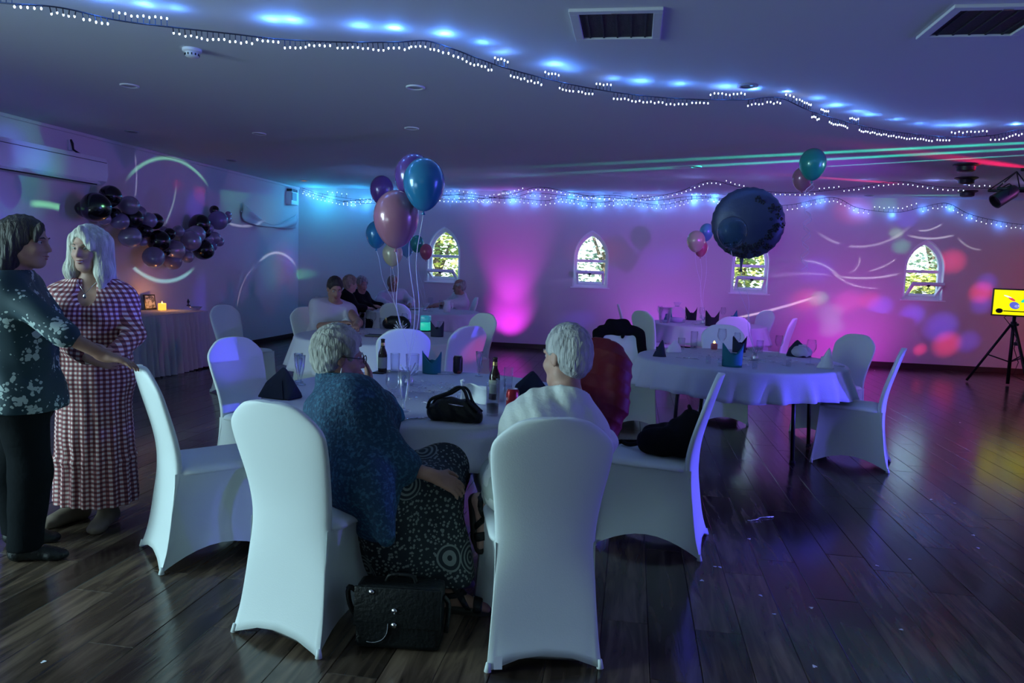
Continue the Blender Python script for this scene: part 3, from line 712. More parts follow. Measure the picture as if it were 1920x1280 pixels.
tp = MB().box((0, 0, .755), (.66, 2.56, .006), bev=.002); tp.build('cloth_top', 'grey_skirt', sk, smooth=False)

# ------------------------------------------------------------------ people
def at(px, py, y): return hit(px, py, 1, y)
def V3(*a): return Vector(a)
def hair_mat(name, c1, c2):
    m = mat(name, c1, .55, var=(38, c2, .4, .6), bump=(90, .8)); nt = m.node_tree
    for n in nt.nodes:
        if n.type == 'TEX_NOISE':
            mp = nt.nodes.new('ShaderNodeMapping'); mp.inputs['Scale'].default_value = (1, 1, .22); src = n.inputs['Vector'].links[0].from_socket
            nt.links.new(src, mp.inputs[0]); nt.links.new(mp.outputs[0], n.inputs['Vector'])
    return m
hair_mat('hair_grey', (.42, .42, .38), (.22, .22, .20)); hair_mat('hair_white', (.50, .50, .50), (.30, .30, .31)); hair_mat('hair_blonde', (.62, .62, .54), (.38, .37, .31))
hair_mat('hair_dark', (.030, .022, .018), (.012, .010, .010)); hair_mat('hair_fair', (.34, .28, .20), (.2, .16, .12))
mat('skin', (.36, .20, .15), .55, var=(14, (.30, .15, .11), .4, .7)); mat('skin_pale', (.46, .28, .22), .55, var=(14, (.40, .21, .16), .4, .7))
mat('lips', (.28, .08, .08), .45); mat('eye_white', (.42, .40, .38), .3); mat('iris', (.05, .05, .06), .2); mat('teeth', (.8, .78, .74), .3)
mat('jacket_linen', (.62, .66, .63), .8, bump=(26, .35)); mat('shirt_pale', (.50, .48, .56), .8, bump=(20, .25)); mat('shirt_white', (.62, .55, .64), .8, bump=(20, .25))
mat('trousers_black', (.005, .007, .009), .9, bump=(30, .2), spec=.1); mat('trousers_pale', (.42, .48, .44), .8, bump=(24, .25)); mat('black_top', (.005, .005, .008), .9, bump=(24, .2), spec=.12)
mat('lace_blue', (.008, .045, .10), .8, var=(70, (.03, .12, .20), .50, .62), bump=(80, .5)); mat('tan_suede', (.16, .12, .09), .8); mat('jeans', (.03, .035, .06), .8)
def pattern_mats():
    # dark teal blouse with pale flower heads
    m = mat('floral_blouse', (.006, .030, .045), .75); nt = m.node_tree; b = nt.nodes['Principled BSDF']; N = nt.nodes.new; L = nt.links.new
    tc = N('ShaderNodeTexCoord')
    w = N('ShaderNodeTexNoise'); w.inputs['Scale'].default_value = 22; L(tc.outputs['Object'], w.inputs['Vector'])
    mv = N('ShaderNodeVectorMath'); mv.operation = 'MULTIPLY_ADD'; mv.inputs[1].default_value = (.035, .035, .035); L(w.outputs['Color'], mv.inputs[0]); L(tc.outputs['Object'], mv.inputs[2])
    v = N('ShaderNodeTexVoronoi'); v.inputs['Scale'].default_value = 9.5; v.inputs['Randomness'].default_value = .8; L(mv.outputs[0], v.inputs['Vector'])
    v2 = N('ShaderNodeTexVoronoi'); v2.inputs['Scale'].default_value = 46; L(mv.outputs[0], v2.inputs['Vector'])
    a = N('ShaderNodeMath'); a.operation = 'MULTIPLY_ADD'; a.inputs[1].default_value = .8; L(v2.outputs['Distance'], a.inputs[0]); L(v.outputs['Distance'], a.inputs[2])
    cr = N('ShaderNodeValToRGB'); e = cr.color_ramp.elements; e[0].position = .66; e[0].color = (.34, .42, .42, 1); e[1].position = .70; e[1].color = (.006, .030, .045, 1); L(a.outputs[0], cr.inputs[0]); L(cr.outputs[0], b.inputs['Base Color'])
    # gingham in rings and columns round the wearer
    m = mat('gingham', (.5, .4, .4), .8, bump=(20, .25)); nt = m.node_tree; b = nt.nodes['Principled BSDF']; N = nt.nodes.new; L = nt.links.new
    tc = N('ShaderNodeTexCoord'); s = N('ShaderNodeSeparateXYZ'); L(tc.outputs['Object'], s.inputs[0])
    def M(op, x, y=None):
        n = N('ShaderNodeMath'); n.operation = op
        for i, q in enumerate((x, y)):
            if q is None: continue
            if isinstance(q, (int, float)): n.inputs[i].default_value = q
            else: L(q, n.inputs[i])
        return n.outputs[0]
    an = M('ARCTAN2', s.outputs[1], s.outputs[0])
    st1 = M('GREATER_THAN', M('FRACT', M('MULTIPLY', an, 44 / (2 * PI))), .5); st2 = M('GREATER_THAN', M('FRACT', M('MULTIPLY', s.outputs[2], 1 / .024)), .5)
    cr = N('ShaderNodeValToRGB'); cr.color_ramp.interpolation = 'CONSTANT'; e = cr.color_ramp.elements; e[0].position = 0; e[0].color = (.82, .68, .66, 1); e[1].position = .75; e[1].color = (.12, .026, .04, 1)
    q = e.new(.3); q.color = (.34, .12, .13, 1); L(M('MULTIPLY', M('ADD', st1, st2), .5), cr.inputs[0]); L(cr.outputs[0], b.inputs['Base Color'])
    # navy and cream ornament skirt
    m = mat('ornament_skirt', (.02, .03, .04), .75); nt = m.node_tree; b = nt.nodes['Principled BSDF']; N = nt.nodes.new; L = nt.links.new
    tc = N('ShaderNodeTexCoord'); v = N('ShaderNodeTexVoronoi'); v.inputs['Scale'].default_value = 5.2; v.inputs['Randomness'].default_value = .9; L(tc.outputs['Object'], v.inputs['Vector'])
    v2 = N('ShaderNodeTexVoronoi'); v2.inputs['Scale'].default_value = 62; L(tc.outputs['Object'], v2.inputs['Vector'])
    rings = M('GREATER_THAN', M('SINE', M('MULTIPLY', v.outputs['Distance'], 58)), .1); dots = M('GREATER_THAN', .36, v2.outputs['Distance'])
    near = M('GREATER_THAN', .36, v.outputs['Distance'])
    pat = M('ADD', M('MULTIPLY', near, M('MULTIPLY', rings, .9)), M('MULTIPLY', M('SUBTRACT', 1.0, near), dots))
    cr = N('ShaderNodeValToRGB'); e = cr.color_ramp.elements; e[0].position = .3; e[0].color = (.006, .012, .018, 1); e[1].position = .6; e[1].color = (.17, .20, .19, 1); L(pat, cr.inputs[0]); L(cr.outputs[0], b.inputs['Base Color'])
pattern_mats()

def fr(fwd, up=(0, 0, 1)):
    f = Vector(fwd).normalized(); u = Vector(up); u = (u - f * u.dot(f)).normalized(); r = f.cross(u); return r, f, u
class Fig:
    """One person's joints (world coordinates) and the shapes hung on them."""
    def __init__(s, base, pelvis, neck, tfwd, head, hfwd, female=True, w=1., sh=None, hs=None):
        s.base = Vector(base); s.pc = Vector(pelvis); s.nb = Vector(neck); s.w = w; s.fem = female
        s.up = (s.nb - s.pc).normalized(); s.rt, s.fw, _ = fr(tfwd); s.rt = (s.rt - s.up * s.rt.dot(s.up)).normalized(); s.fw = s.up.cross(s.rt)
        s.hc = Vector(head); s.hr, s.hf, s.hu = fr(hfwd); s.hs = hs or (.90 if female else .96); s.sh = sh or (.158 if female else .185)
        s.arm = {}; s.leg = {}; s.hand = {}; s.drop = .055
    def h(s, x, y, z): return s.hc + (s.hr * x + s.hf * y + s.hu * z) * s.hs
    def shoulder(s, d): return s.nb + s.rt * (d * s.sh) - s.up * s.drop
    def hip(s, d): return s.pc + s.rt * (d * .088)
    def set_arm(s, d, elbow, wrist, hdir=None, palm=(0, 0, -1), curl=.35): s.arm[d] = (s.shoulder(d), Vector(elbow), Vector(wrist)); s.hand[d] = (Vector(hdir) if hdir else Vector(wrist) - Vector(elbow), Vector(palm), curl)
    def set_leg(s, d, knee, ankle, toe): s.leg[d] = (s.hip(d), Vector(knee), Vector(ankle), Vector(toe).normalized())
    def torso(s, S, g=0., k=.06, belly=0.):
        w = s.w; L = lambda t: s.pc.lerp(s.nb, t); R = s.rt
        S.cone(L(0) + R * .075 * w, L(0) - R * .075 * w, .108 * w + g, k=k)
        S.cone(L(.38) + R * .055 * w, L(.38) - R * .055 * w, .094 * w + g, k=k); S.cone(L(.70) + R * .08 * w, L(.70) - R * .08 * w, .100 * w + g, k=k)
        for d in (1, -1):
            S.cone(L(0) + R * .07 * d * w, L(.38) + R * .055 * d * w, .105 * w + g, .092 * w + g, k); S.cone(L(.38) + R * .055 * d * w, L(.72) + R * .08 * d * w, .092 * w + g, .10 * w + g, k)
            S.cone(L(.72) + R * .06 * d, s.shoulder(d) * .85 + s.nb * .15, .085 * w + g, .052 + g, k); S.cone(s.nb + s.up * .02, s.shoulder(d), .045 + g, .050 + g, k)
            if s.fem: S.ell(L(.62) + R * .068 * d * w + s.fw * .085 * w, np.array((.062, .055, .062)) * w + g, k=.05)
        if belly: S.ell(L(.30) + s.fw * .05, (.13 + belly + g, .13 + belly + g, .13 + g), k=.08)
    def arms(s, S, g=0., k=.03, t=1., only=None):
        for d, (a, b, c) in s.arm.items():
            if only and d != only: continue
            w = .9 if s.fem else 1.05; S.cone(a, b, .050 * w + g, .040 * w + g, k)
            if t > 0: S.cone(b, b.lerp(c, t), .040 * w + g, (.040 + (.026 - .040) * t) * w + g, k)
    def legs(s, S, g=0., k=.05, t=1.):
        for d, (a, b, c, toe) in s.leg.items():
            S.cone(a, b, .088 * s.w + g, .056 * s.w + g, k); e = b.lerp(c, t); S.cone(b, e, .054 * s.w + g, .054 * s.w + (.034 - .054 * s.w) * t + g, k)
            if t >= 1: S.cone(b.lerp(c, .15), b.lerp(c, .5), .05 * s.w + g, .045 * s.w + g, k)
    def hands(s, S):
        for d, (dirv, palm, curl) in s.hand.items():
            w = s.arm[d][2]; D = dirv.normalized(); n = (palm - D * palm.dot(D)).normalized(); side = D.cross(n) * d; q = .95 if s.fem else 1.08   # side = towards the thumb
            S.cone(w - D * .02, w + D * .02, .024 * q, .024 * q, .02)
            for i in range(4):
                o = (1.5 - i); kn = w + D * (.088 - .004 * abs(i - 1.2)) * q + side * o * .0195 * q; S.cone(w + D * .02 + side * o * .011, kn, .0155 * q, .0118 * q, .012)
                ln = (.070, .079, .073, .058)[i] * q; p = kn; dd = D.copy(); r = .0095 * q
                for j, fr_ in enumerate((.45, .32, .23)):
                    dd = (dd * math.cos(curl) + n * math.sin(curl)).normalized(); nn = (n - dd * n.dot(dd)).normalized(); e = p + (dd + side * o * .05).normalized() * ln * fr_; S.cone(p, e, r, r * .92, .003); p = e; r *= .92
            a = w + D * .022 + side * .022; b = a + (D * .55 + side * .75 + n * .25).normalized() * .042 * q; c = b + (D * .85 + side * .30 + n * .35).normalized() * .032 * q; e = c + (D * .95 + side * .05 + n * .3).normalized() * .026 * q
            S.cone(a, b, .016 * q, .0125 * q, .012).cone(b, c, .0115 * q, .010 * q, .004).cone(c, e, .010 * q, .008 * q, .003)
    def feet(s, S, g=0., k=.02):
        for d, (a, b, c, toe) in s.leg.items():
            dn = Vector((0, 0, -1)); dn = (dn - toe * dn.dot(toe)).normalized(); heel = c - toe * .035 + dn * .045; ball = c + toe * .115 + dn * .056; tip = c + toe * .17 + dn * .062; lat = toe.cross(dn)
            S.cone(c, heel, .034 + g, .030 + g, k).cone(c + dn * .01, ball, .034 + g, .022 + g, k).cone(heel, ball, .028 + g, .024 + g, k)
            for q in (-1, 0, 1): S.cone(ball + lat * .018 * q, tip + lat * .020 * q - toe * .012 * abs(q), .019 + g, .013 + g, .012)
    def head(s, S):
        q = s.hs; H = s.h; MM = np.array([s.hr, s.hf, s.hu]).T
        S.cone(s.nb - s.up * .02, H(0, -.012, -.07), .054 * q, .050 * q, .03)
        S.ell(H(0, -.012, .030), np.array((.076, .098, .098)) * q, .02, M_=MM); S.ell(H(0, .030, -.048), np.array((.058, .066, .076)) * q, .035, M_=MM)
        S.ell(H(0, .066, -.104), np.array((.026, .024, .022)) * q, .03, M_=MM)
        for d in (1, -1):
            S.ell(H(.036 * d, .066, -.036), np.array((.024, .022, .022)) * q, .025, M_=MM); S.cone(H(.05 * d, .0, -.07), H(.02 * d, .06, -.105), .022 * q, .018 * q, .03)
            S.ell(H(.031 * d, .094, .002), np.array((.019, .016, .012)) * q, .012, True, MM); S.cone(H(.012 * d, .092, .022), H(.045 * d, .080, .020), .009 * q, .007 * q, .012)
            S.ell(H(.079 * d, -.004, -.008), np.array((.010, .021, .031)) * q, .006, M_=MM); S.ell(H(.088 * d, .004, -.004), np.array((.006, .012, .018)) * q, .006, True, MM)
        S.cone(H(0, .090, .010), H(0, .113, -.034), .009 * q, .013 * q, .012); S.cone(H(-.014, .098, -.040), H(.014, .098, -.040), .008 * q, .008 * q, .008)
        S.ell(H(0, .093, -.066), np.array((.026, .012, .007)) * q, .008, M_=MM); S.ell(H(0, .091, -.078), np.array((.023, .012, .007)) * q, .008, M_=MM); S.ell(H(0, .102, -.0722), np.array((.022, .012, .0022)) * q, .004, True, MM)
    def face_bits(s, root, brow='hair_dark', smile=False, eyes=True):
        q = s.hs; b = s.base
        for d in (1, -1):
            if eyes:
                e = MB().ell(s.h(.031 * d, .0735, .003) - b, (.0128 * q,) * 3, n=10).build('eye', 'eye_white', root)
                MB().ell(s.h(.031 * d, .0827, .002) - b, (.0055 * q, .0055 * q, .0055 * q), n=8).build('iris', 'iris', e)
            MB().tube([s.h(.014 * d, .097, .022) - b, s.h(.030 * d, .096, .028) - b, s.h(.047 * d, .083, .022) - b], [.003 * q, .0036 * q, .002 * q], 6).build('eyebrow', brow, root)
        MB().tube([s.h(-.024, .092, -.068) - b, s.h(-.008, .105, -.067) - b, s.h(.008, .105, -.067) - b, s.h(.024, .092, -.068) - b], [.002 * q, .0045 * q, .0045 * q, .002 * q], 6).tube([s.h(-.022, .090, -.076) - b, s.h(0, .103, -.081) - b, s.h(.022, .090, -.076) - b], [.002 * q, .0055 * q, .002 * q], 6).build('lips', 'lips', root)
        if smile: MB().tube([s.h(-.026, .089, -.066) - b, s.h(-.012, .1005, -.0715) - b, s.h(.012, .1005, -.0715) - b, s.h(.026, .089, -.066) - b], [.001, .0042, .0042, .001], 6).build('teeth', 'teeth', root)
    def body(s, root, skin, vox):
        S = SDF(vox); s.torso(S); s.arms(S); s.legs(S); s.hands(S); s.feet(S); s.head(S); return S.build('body', skin, root, s.base)
    def hair_short(s, root, m, vox=.007, puff=0., seed=1., nape=-.075, bald=False):
        q = s.hs; MM = np.array([s.hr, s.hf, s.hu]).T; S = SDF(vox)
        S.ell(s.h(0, -.016, .036), (np.array((.082, .104, .101)) + puff) * q, .02, M_=MM); S.ell(s.h(0, -.05, -.02), (np.array((.068, .062, .07)) + puff * .6) * q, .03, M_=MM)
        S.ell(s.h(0, .118, -.055), np.array((.105, .095, .132)) * q, .02, True, MM)
        for d in (1, -1): S.ell(s.h(.085 * d, .012, -.035), np.array((.03, .034, .05)) * q, .015, True, MM)
        if bald: S.ell(s.h(0, .03, .12), np.array((.10, .12, .075)) * q, .02, True, MM)
        S.cut(s.h(0, 0, nape), -s.hu + s.hf * .25)
        S.disp = lambda X, Y, Z: (.0014 + puff * .05) * (np.sin(X * 160 + np.sin(Y * 70 + seed) * 2) * np.sin(Z * 120 + np.sin(X * 60) * 2 + seed) + np.sin(Y * 150 + Z * 90 + seed))
        return S.build('hair', m, root, s.base)

def person(label, base): return empty('person', base, 0, label, 'person')
DN = Vector((0, 0, -1))

# dark haired woman in the floral blouse, one hand on the chair top
b = V3(-2.83, 3.05, 0); w1 = person('person standing in a dark floral blouse and black trousers, hand on a chair top', b)
F1 = Fig(b, at(48, 745, 3.06), at(28, 520, 3.05), (.86, .5, 0), at(50, 452, 3.06), (.95, .28, -.08), True, 1.06)
F1.set_arm(1, at(122, 628, 2.90), at(198, 668, 2.99), (.85, .35, -.22), (.1, 0, -1), .28)
F1.set_arm(-1, V3(-3.0, 3.34, 1.10), V3(-3.02, 3.34, .86), (.1, 0, -1), (0, -1, 0), .4)
F1.set_leg(1, at(58, 880, 3.00), V3(-2.80, 2.98, .085), (.92, .38, 0)); F1.set_leg(-1, at(20, 880, 3.14), V3(-3.0, 3.16, .085), (.9, .4, 0))
F1.body(w1, 'skin', .0075); F1.face_bits(w1)
S_ = SDF(.008); F1.torso(S_, .020); F1.arms(S_, .022, t=.0); S_.cone(F1.pc + F1.up * .02, F1.pc - F1.up * .03, .165, .17, .06)
S_.cut(F1.pc - Vector((0, 0, .045)), (0, 0, -1)); S_.cut(F1.nb + F1.up * .035, F1.up)
S_.disp = lambda X, Y, Z: .004 * np.sin(X * 40 + Z * 25) * np.sin(Y * 35 - Z * 12); S_.build('blouse', 'floral_blouse', w1, b)
S_ = SDF(.008); F1.legs(S_, .022); S_.cone(F1.hip(1), F1.hip(-1), .118, k=.05); S_.cut((0, 0, .06), (0, 0, -1))
for d in (1, -1): a, k_, c, _t = F1.leg[d]; S_.cone(k_, c - Vector((0, 0, .02)), .066, .075, .03)
S_.build('trousers', 'trousers_black', w1, b)
S_ = SDF(.007); F1.feet(S_, .006)
for d in (1, -1): S_.ell(F1.leg[d][2] + F1.leg[d][3] * .05 + Vector((0, 0, .012)), (.05, .04, .03), .015, True)
S_.build('shoes', 'black_leather', w1, b)
S_ = SDF(.008); MM = np.array([F1.hr, F1.hf, F1.hu]).T; q = F1.hs
S_.ell(F1.h(0, -.016, .034), np.array((.084, .106, .102)) * q, .02, M_=MM).cone(F1.h(0, -.06, .02), F1.h(.0, -.115, -.20), .075, .072, .05).cone(F1.h(.02, -.12, -.2), F1.h(.04, -.165, -.42), .068, .04, .05).cone(F1.h(.05, -.06, -.05), F1.h(.09, -.10, -.38), .05, .04, .05)
S_.ell(F1.h(0, .125, -.05), np.array((.11, .10, .115)) * q, .02, True, MM)
S_.cone(F1.h(.045, .085, .085), F1.h(.066, .075, .01), .018, .012, .015)
S_.disp = lambda X, Y, Z: .004 * np.sin(X * 150 + np.sin(Z * 20) * 2) * np.sin(Y * 140 + np.sin(Z * 18)); S_.build('hair', 'hair_dark', w1, b)

# blonde woman in the gingham dress
b = V3(-2.88, 3.55, 0); w2 = person('person standing in a red and white gingham maxi dress, hands clasped', b)
F2 = Fig(b, at(176, 705, 3.55), at(172, 532, 3.55), (.38, -.92, 0), at(166, 464, 3.52), (.12, -.98, -.12), True, 1.0)
F2.drop = .085; F2.set_arm(-1, at(250, 628, 3.55), at(212, 668, 3.34), (-.85, -.35, -.1), (-.2, .9, .2), .4); F2.set_arm(1, at(108, 630, 3.46), at(172, 672, 3.30), (.8, .25, -.2), (0, .9, .2), .4)
F2.set_leg(1, V3(-2.95, 3.50, .47), V3(-2.98, 3.52, .085), (-.35, -.93, 0)); F2.set_leg(-1, V3(-2.79, 3.50, .47), V3(-2.78, 3.52, .085), (.25, -.95, 0))
F2.body(w2, 'skin_pale', .0075); F2.face_bits(w2, 'hair_fair', True)
S_ = SDF(.008); F2.torso(S_, .018); F2.arms(S_, .023, k=.02, t=.86); S_.cone(F2.pc + V3(0, 0, .16), V3(F2.pc.x, F2.pc.y, .5), .150, .165, .06).cone(V3(F2.pc.x - .04, F2.pc.y, .85), V3(F2.pc.x - .05, F2.pc.y, .12), .135, .165, .04).cone(V3(F2.pc.x + .04, F2.pc.y, .85), V3(F2.pc.x + .05, F2.pc.y, .12), .135, .165, .04)
S_.ell(F2.nb + F2.fw * .10 - F2.up * .02, (.05, .06, .10), .02, True); S_.cut(F2.nb + F2.up * .03, F2.up); S_.cut((0, 0, .115), (0, 0, -1))
_px, _py = F2.pc.x, F2.pc.y
S_.disp = lambda X, Y, Z: .010 * np.sin(np.arctan2(Y - _py, X - _px) * 17 + np.sin(Z * 9) * .7) * np.clip((.95 - Z) * 1.6, 0, 1) + .003 * np.sin(Z * 60 + X * 30) * (Z > .9) - .008 * np.exp(-((Z - .36) / .015) ** 2)
S_.build('dress', 'gingham', w2, b)
S_ = SDF(.007); F2.feet(S_, .010, .03); S_.build('shoes', 'tan_suede', w2, b)
S_ = SDF(.007); MM = np.array([F2.hr, F2.hf, F2.hu]).T; q = F2.hs
S_.ell(F2.h(0, -.012, .038), np.array((.086, .106, .102)) * q, .02, M_=MM)
for d in (1, -1):
    S_.cone(F2.h(.062 * d, .02, .04), F2.h(.094 * d, .03, -.14), .034, .038, .04).cone(F2.h(.094 * d, .03, -.14), F2.h(.088 * d, .05, -.235 if d < 0 else -.19), .036, .016, .04).cone(F2.h(.05 * d, -.05, .02), F2.h(.07 * d, -.05, -.19), .06, .045, .05)
S_.ell(F2.h(.008, .112, -.045), np.array((.060, .085, .118)) * q, .015, True, MM); S_.cone(F2.h(-.02, .085, .115), F2.h(-.068, .085, .01), .022, .018, .02)
S_.disp = lambda X, Y, Z: .003 * np.sin(X * 190 + np.sin(Z * 14) * 2) * np.sin(Y * 150 + np.sin(Z * 12)); S_.build('hair', 'hair_blonde', w2, b)
MB().tube([F2.nb + F2.fw * .075 + F2.rt * .05 + F2.up * .02 - b, F2.nb + F2.fw * .115 - F2.up * .05 - b, F2.nb + F2.fw * .075 - F2.rt * .05 + F2.up * .02 - b], .002, 6).ell(F2.nb + F2.fw * .12 - F2.up * .062 - b, (.011, .005, .013), n=8).build('necklace', 'chrome', w2)

# seated woman in the blue lace cardigan, turned to the right, hand to her face
b = V3(-1.08, 2.86, 0); w3 = person('seated person in a blue lace cardigan and patterned skirt, hand raised to the face', b)
F3 = Fig(b, V3(-1.06, 2.85, .575), at(642, 742, 2.98), (.80, .60, 0), at(636, 668, 3.03), (.84, .54, -.10), True, 1.20, .165, .96)
F3.drop = .085; F3.set_arm(1, at(752, 872, 2.80), at(815, 893, 2.80), (.85, .25, -.40), (0, .6, -.8), .35); F3.set_arm(-1, at(715, 762, 3.24), at(694, 728, 3.17), (-.12, .0, .95), (-.75, -.5, .1), .25)
F3.set_leg(1, at(815, 925, 2.97), V3(-.70, 2.95, .085), (.9, .1, 0)); F3.set_leg(-1, V3(-.80, 3.14, .56), V3(-.84, 3.15, .085), (.85, .35, 0))
F3.body(w3, 'skin', .0075); F3.face_bits(w3, 'hair_grey')
S_ = SDF(.008); F3.torso(S_, .024); F3.arms(S_, .034, t=.12); S_.cone(F3.pc + V3(0, 0, .05), F3.pc + V3(.08, -.06, -.14), .16, .10, .06).cone(F3.pc + V3(.10, -.14, .05), F3.pc + V3(.16, -.17, -.17), .06, .035, .06)
S_.ell(F3.nb - F3.fw * .02 - F3.up * .05, (.15, .14, .09), .06).cone(F3.nb - F3.up * .03, F3.h(0, -.03, -.10), .085, .066, .05)
S_.ell(F3.h(0, .05, .02), (.125, .125, .122), .01, True); S_.ell(F3.h(0, -.03, .03), (.115, .115, .115), .01, True)
S_.disp = lambda X, Y, Z: .004 * np.sin(X * 38 + Z * 22) * np.sin(Y * 33 - Z * 15); S_.build('cardigan', 'lace_blue', w3, b)
S_ = SDF(.009); K1, K2 = F3.leg[1][1], F3.leg[-1][1]
S_.cone(F3.hip(1), K1, .125, .10, .06).cone(F3.hip(-1), K2, .125, .10, .06).cone(K1, K2, .10, .10, .06)
for k_, e in ((K1, V3(-.70, 2.93, .17)), (K2, V3(-.86, 3.12, .17))): S_.cone(k_, e, .105, .10, .06)
S_.cone(F3.pc + V3(.05, -.03, -.02), V3(-.92, 2.92, .26), .15, .16, .08).cone(V3(-.92, 2.92, .3), V3(-.80, 3.0, .2), .15, .13, .06)
S_.cut((0, 0, .145), (0, 0, -1)); S_.disp = lambda X, Y, Z: .006 * np.sin((X - Y) * 46 + np.sin(Z * 8)) * np.clip((.55 - Z) * 3, 0, 1); S_.build('skirt', 'ornament_skirt', w3, b)
def sandals(F, root, base):
    for d in (1, -1):
        S_ = SDF(.005); a, k_, c, t = F.leg[d]; dn = (DN - t * DN.dot(t)).normalized()
        S_.cone(c - t * .035 + dn * .062, c + t * .12 + dn * .075, .032, .036, .01).cone(c + t * .12 + dn * .075, c + t * .17 + dn * .078, .036, .028, .01)
        if abs(dn.z) > .9: S_.cut(c + dn * .098, dn)
        o = S_.build('sandal', 'sole', root, base)
        for p, nrm, hw in ((c + t * .115 + dn * .04, t, .019), (c, (dn + t * .15).normalized(), .012), (c + t * .055 + dn * .03, (t - dn * .6).normalized(), .012)):
            G = SDF(.005); one = Fig.__new__(Fig); one.leg = {d: F.leg[d]}; one.feet(G, .007, .02); G.cone(c - dn * .08, c, .042, .044, .02)
            G.cut(p + nrm * hw, nrm).cut(p - nrm * hw, -nrm); G.build('strap', 'black_leather', o, base)
sandals(F3, w3, b)
F3.hair_short(w3, 'hair_grey', .006, .016, 1., -.092)
g = MB()
for d in (1, -1):
    c = F3.h(.033 * d, .112, -.002) - b; g.tube([c + (F3.hr * math.cos(a) * .026 + F3.hu * math.sin(a) * .019) for a in np.linspace(0, 2 * PI, 17)], .0022, 6, False); g.tube([F3.h(.058 * d, .108, .004) - b, F3.h(.082 * d, .05, .006) - b, F3.h(.084 * d, -.005, .008) - b], .002, 6)
g.build('spectacles', 'dark_plastic', w3)
MB().tube([F3.h(.084, -.0, -.042) - b, F3.h(.088, -.002, -.085) - b], [.0018, .004], 6).build('earring', 'white_plastic', w3)

# seated man in the pale linen jacket, one leg crossed
b = V3(-.34, 2.88, 0); m1 = person('seated person in a pale linen jacket seen from behind, one leg crossed', b)
F4 = Fig(b, V3(-.35, 2.90, .575), at(1062, 754, 2.90), (-.34, .94, 0), at(1062, 668, 2.95), (-.80, .60, -.08), False, 1.03, .148, .98)
F4.drop = .15; F4.set_arm(-1, at(932, 905, 2.98), V3(-.46, 3.22, .815), (.3, .9, -.05), (0, 0, -1), .5); F4.set_arm(1, V3(-.10, 3.12, .74), V3(-.22, 3.36, .79), (-.6, .75, 0), (0, 0, -1), .4)
F4.set_leg(-1, V3(-.60, 3.28, .52), V3(-.58, 3.38, .09), (-.4, .9, 0)); F4.set_leg(1, V3(-.36, 3.34, .62), at(914, 952, 3.0), (.22, -.12, -.95))
F4.body(m1, 'skin_pale', .0075); F4.face_bits(m1, 'hair_white')
S_ = SDF(.008); F4.torso(S_, .015); F4.arms(S_, .018, t=.9); S_.cone(F4.nb - F4.up * .02, F4.nb + F4.up * .045 - F4.fw * .005, .082, .072, .03)
S_.cone(F4.pc + F4.rt * .15 + V3(0, 0, .1), F4.pc + F4.rt * .17 - V3(0, 0, .04), .06, .05, .04).cone(F4.pc - F4.rt * .14 + V3(0, 0, .1), F4.pc - F4.rt * .15 - V3(0, 0, .02), .06, .05, .04)
S_.cut(F4.nb + F4.up * .05, F4.up + F4.fw * .5)
S_.disp = lambda X, Y, Z: .005 * np.sin(X * 30 + Z * 34 + np.sin(Y * 20)) * np.sin(Z * 26 - X * 18) + .002 * np.sin(X * 95 + Z * 60); S_.build('jacket', 'jacket_linen', m1, b)
S_ = SDF(.008); F4.legs(S_, .022, t=.93); S_.cone(F4.hip(1), F4.hip(-1), .125, k=.05); S_.build('trousers', 'trousers_pale', m1, b)
sandals(F4, m1, b)
F4.hair_short(m1, 'hair_white', .006, .004, 2., -.085)

# guests at the further tables
def guest(label, pel, neck, tf, head, hf, arms, legs, female, skin, top, bottom, hair, sleeve, seed, bald=False, w=1.05, collar=False):
    b = V3(pel[0], pel[1], 0); r = person(label, b); f = Fig(b, pel, neck, tf, head, hf, female, w)
    for d, (e, wr) in arms.items(): f.set_arm(d, e, wr, None, (0, 0, -1), .5)
    for d, (k_, an, toe) in legs.items(): f.set_leg(d, k_, an, toe)
    f.body(r, skin, .011); f.face_bits(r, hair)
    S_ = SDF(.012); f.torso(S_, .024); f.arms(S_, .024, t=sleeve)
    if collar: S_.cone(f.nb - f.up * .02, f.nb + f.up * .03, .075, .068, .02)
    S_.cut(f.nb + f.up * .045, f.up + f.fw * .35); S_.cut(f.pc - V3(0, 0, .06), (0, 0, -1)); S_.disp = lambda X, Y, Z: .004 * np.sin(X * 34 + Z * 24) * np.sin(Y * 30 - Z * 14); S_.build('shirt', top, r, b)
    S_ = SDF(.012); f.legs(S_, .02); S_.cone(f.hip(1), f.hip(-1), .12, k=.05); S_.build('trousers', bottom, r, b)
    S_ = SDF(.011); f.feet(S_, .008); S_.build('shoes', 'black_leather', r, b)
    f.hair_short(r, hair, .009, .006 if not female else .02, seed, -.07 if not female else -.11, bald); return f
def seated(x, y, fx, fy, lean=.06, hz=1.20, shift=0.):
    d = Vector((fx, fy, 0)).normalized(); r = Vector((d.y, -d.x, 0)); p = V3(x, y, .575)
    return dict(pel=p, neck=p + d * lean + V3(0, 0, .47), tf=d, legs={s: (p + d * .42 + r * .10 * s + V3(0, 0, -.03), p + d * .42 + r * .11 * s + V3(0, 0, -.49), d) for s in (1, -1)}), d, r
k_, d, r = seated(-3.36, 7.66, .62, -.78, .07)
hd = at(628, 541, 7.52); k_['neck'] = at(627, 570, 7.58)
guest('seated person in a pale short sleeved polo shirt leaning on the table', **k_, head=hd, hf=(.55, -.75, -.35), arms={1: (at(592, 612, 7.45), at(648, 606, 7.28)), -1: (at(672, 605, 7.30), at(668, 611, 7.05))}, female=False, skin='skin', top='shirt_pale', bottom='jeans', hair='hair_dark', sleeve=-.0, seed=3., collar=True)
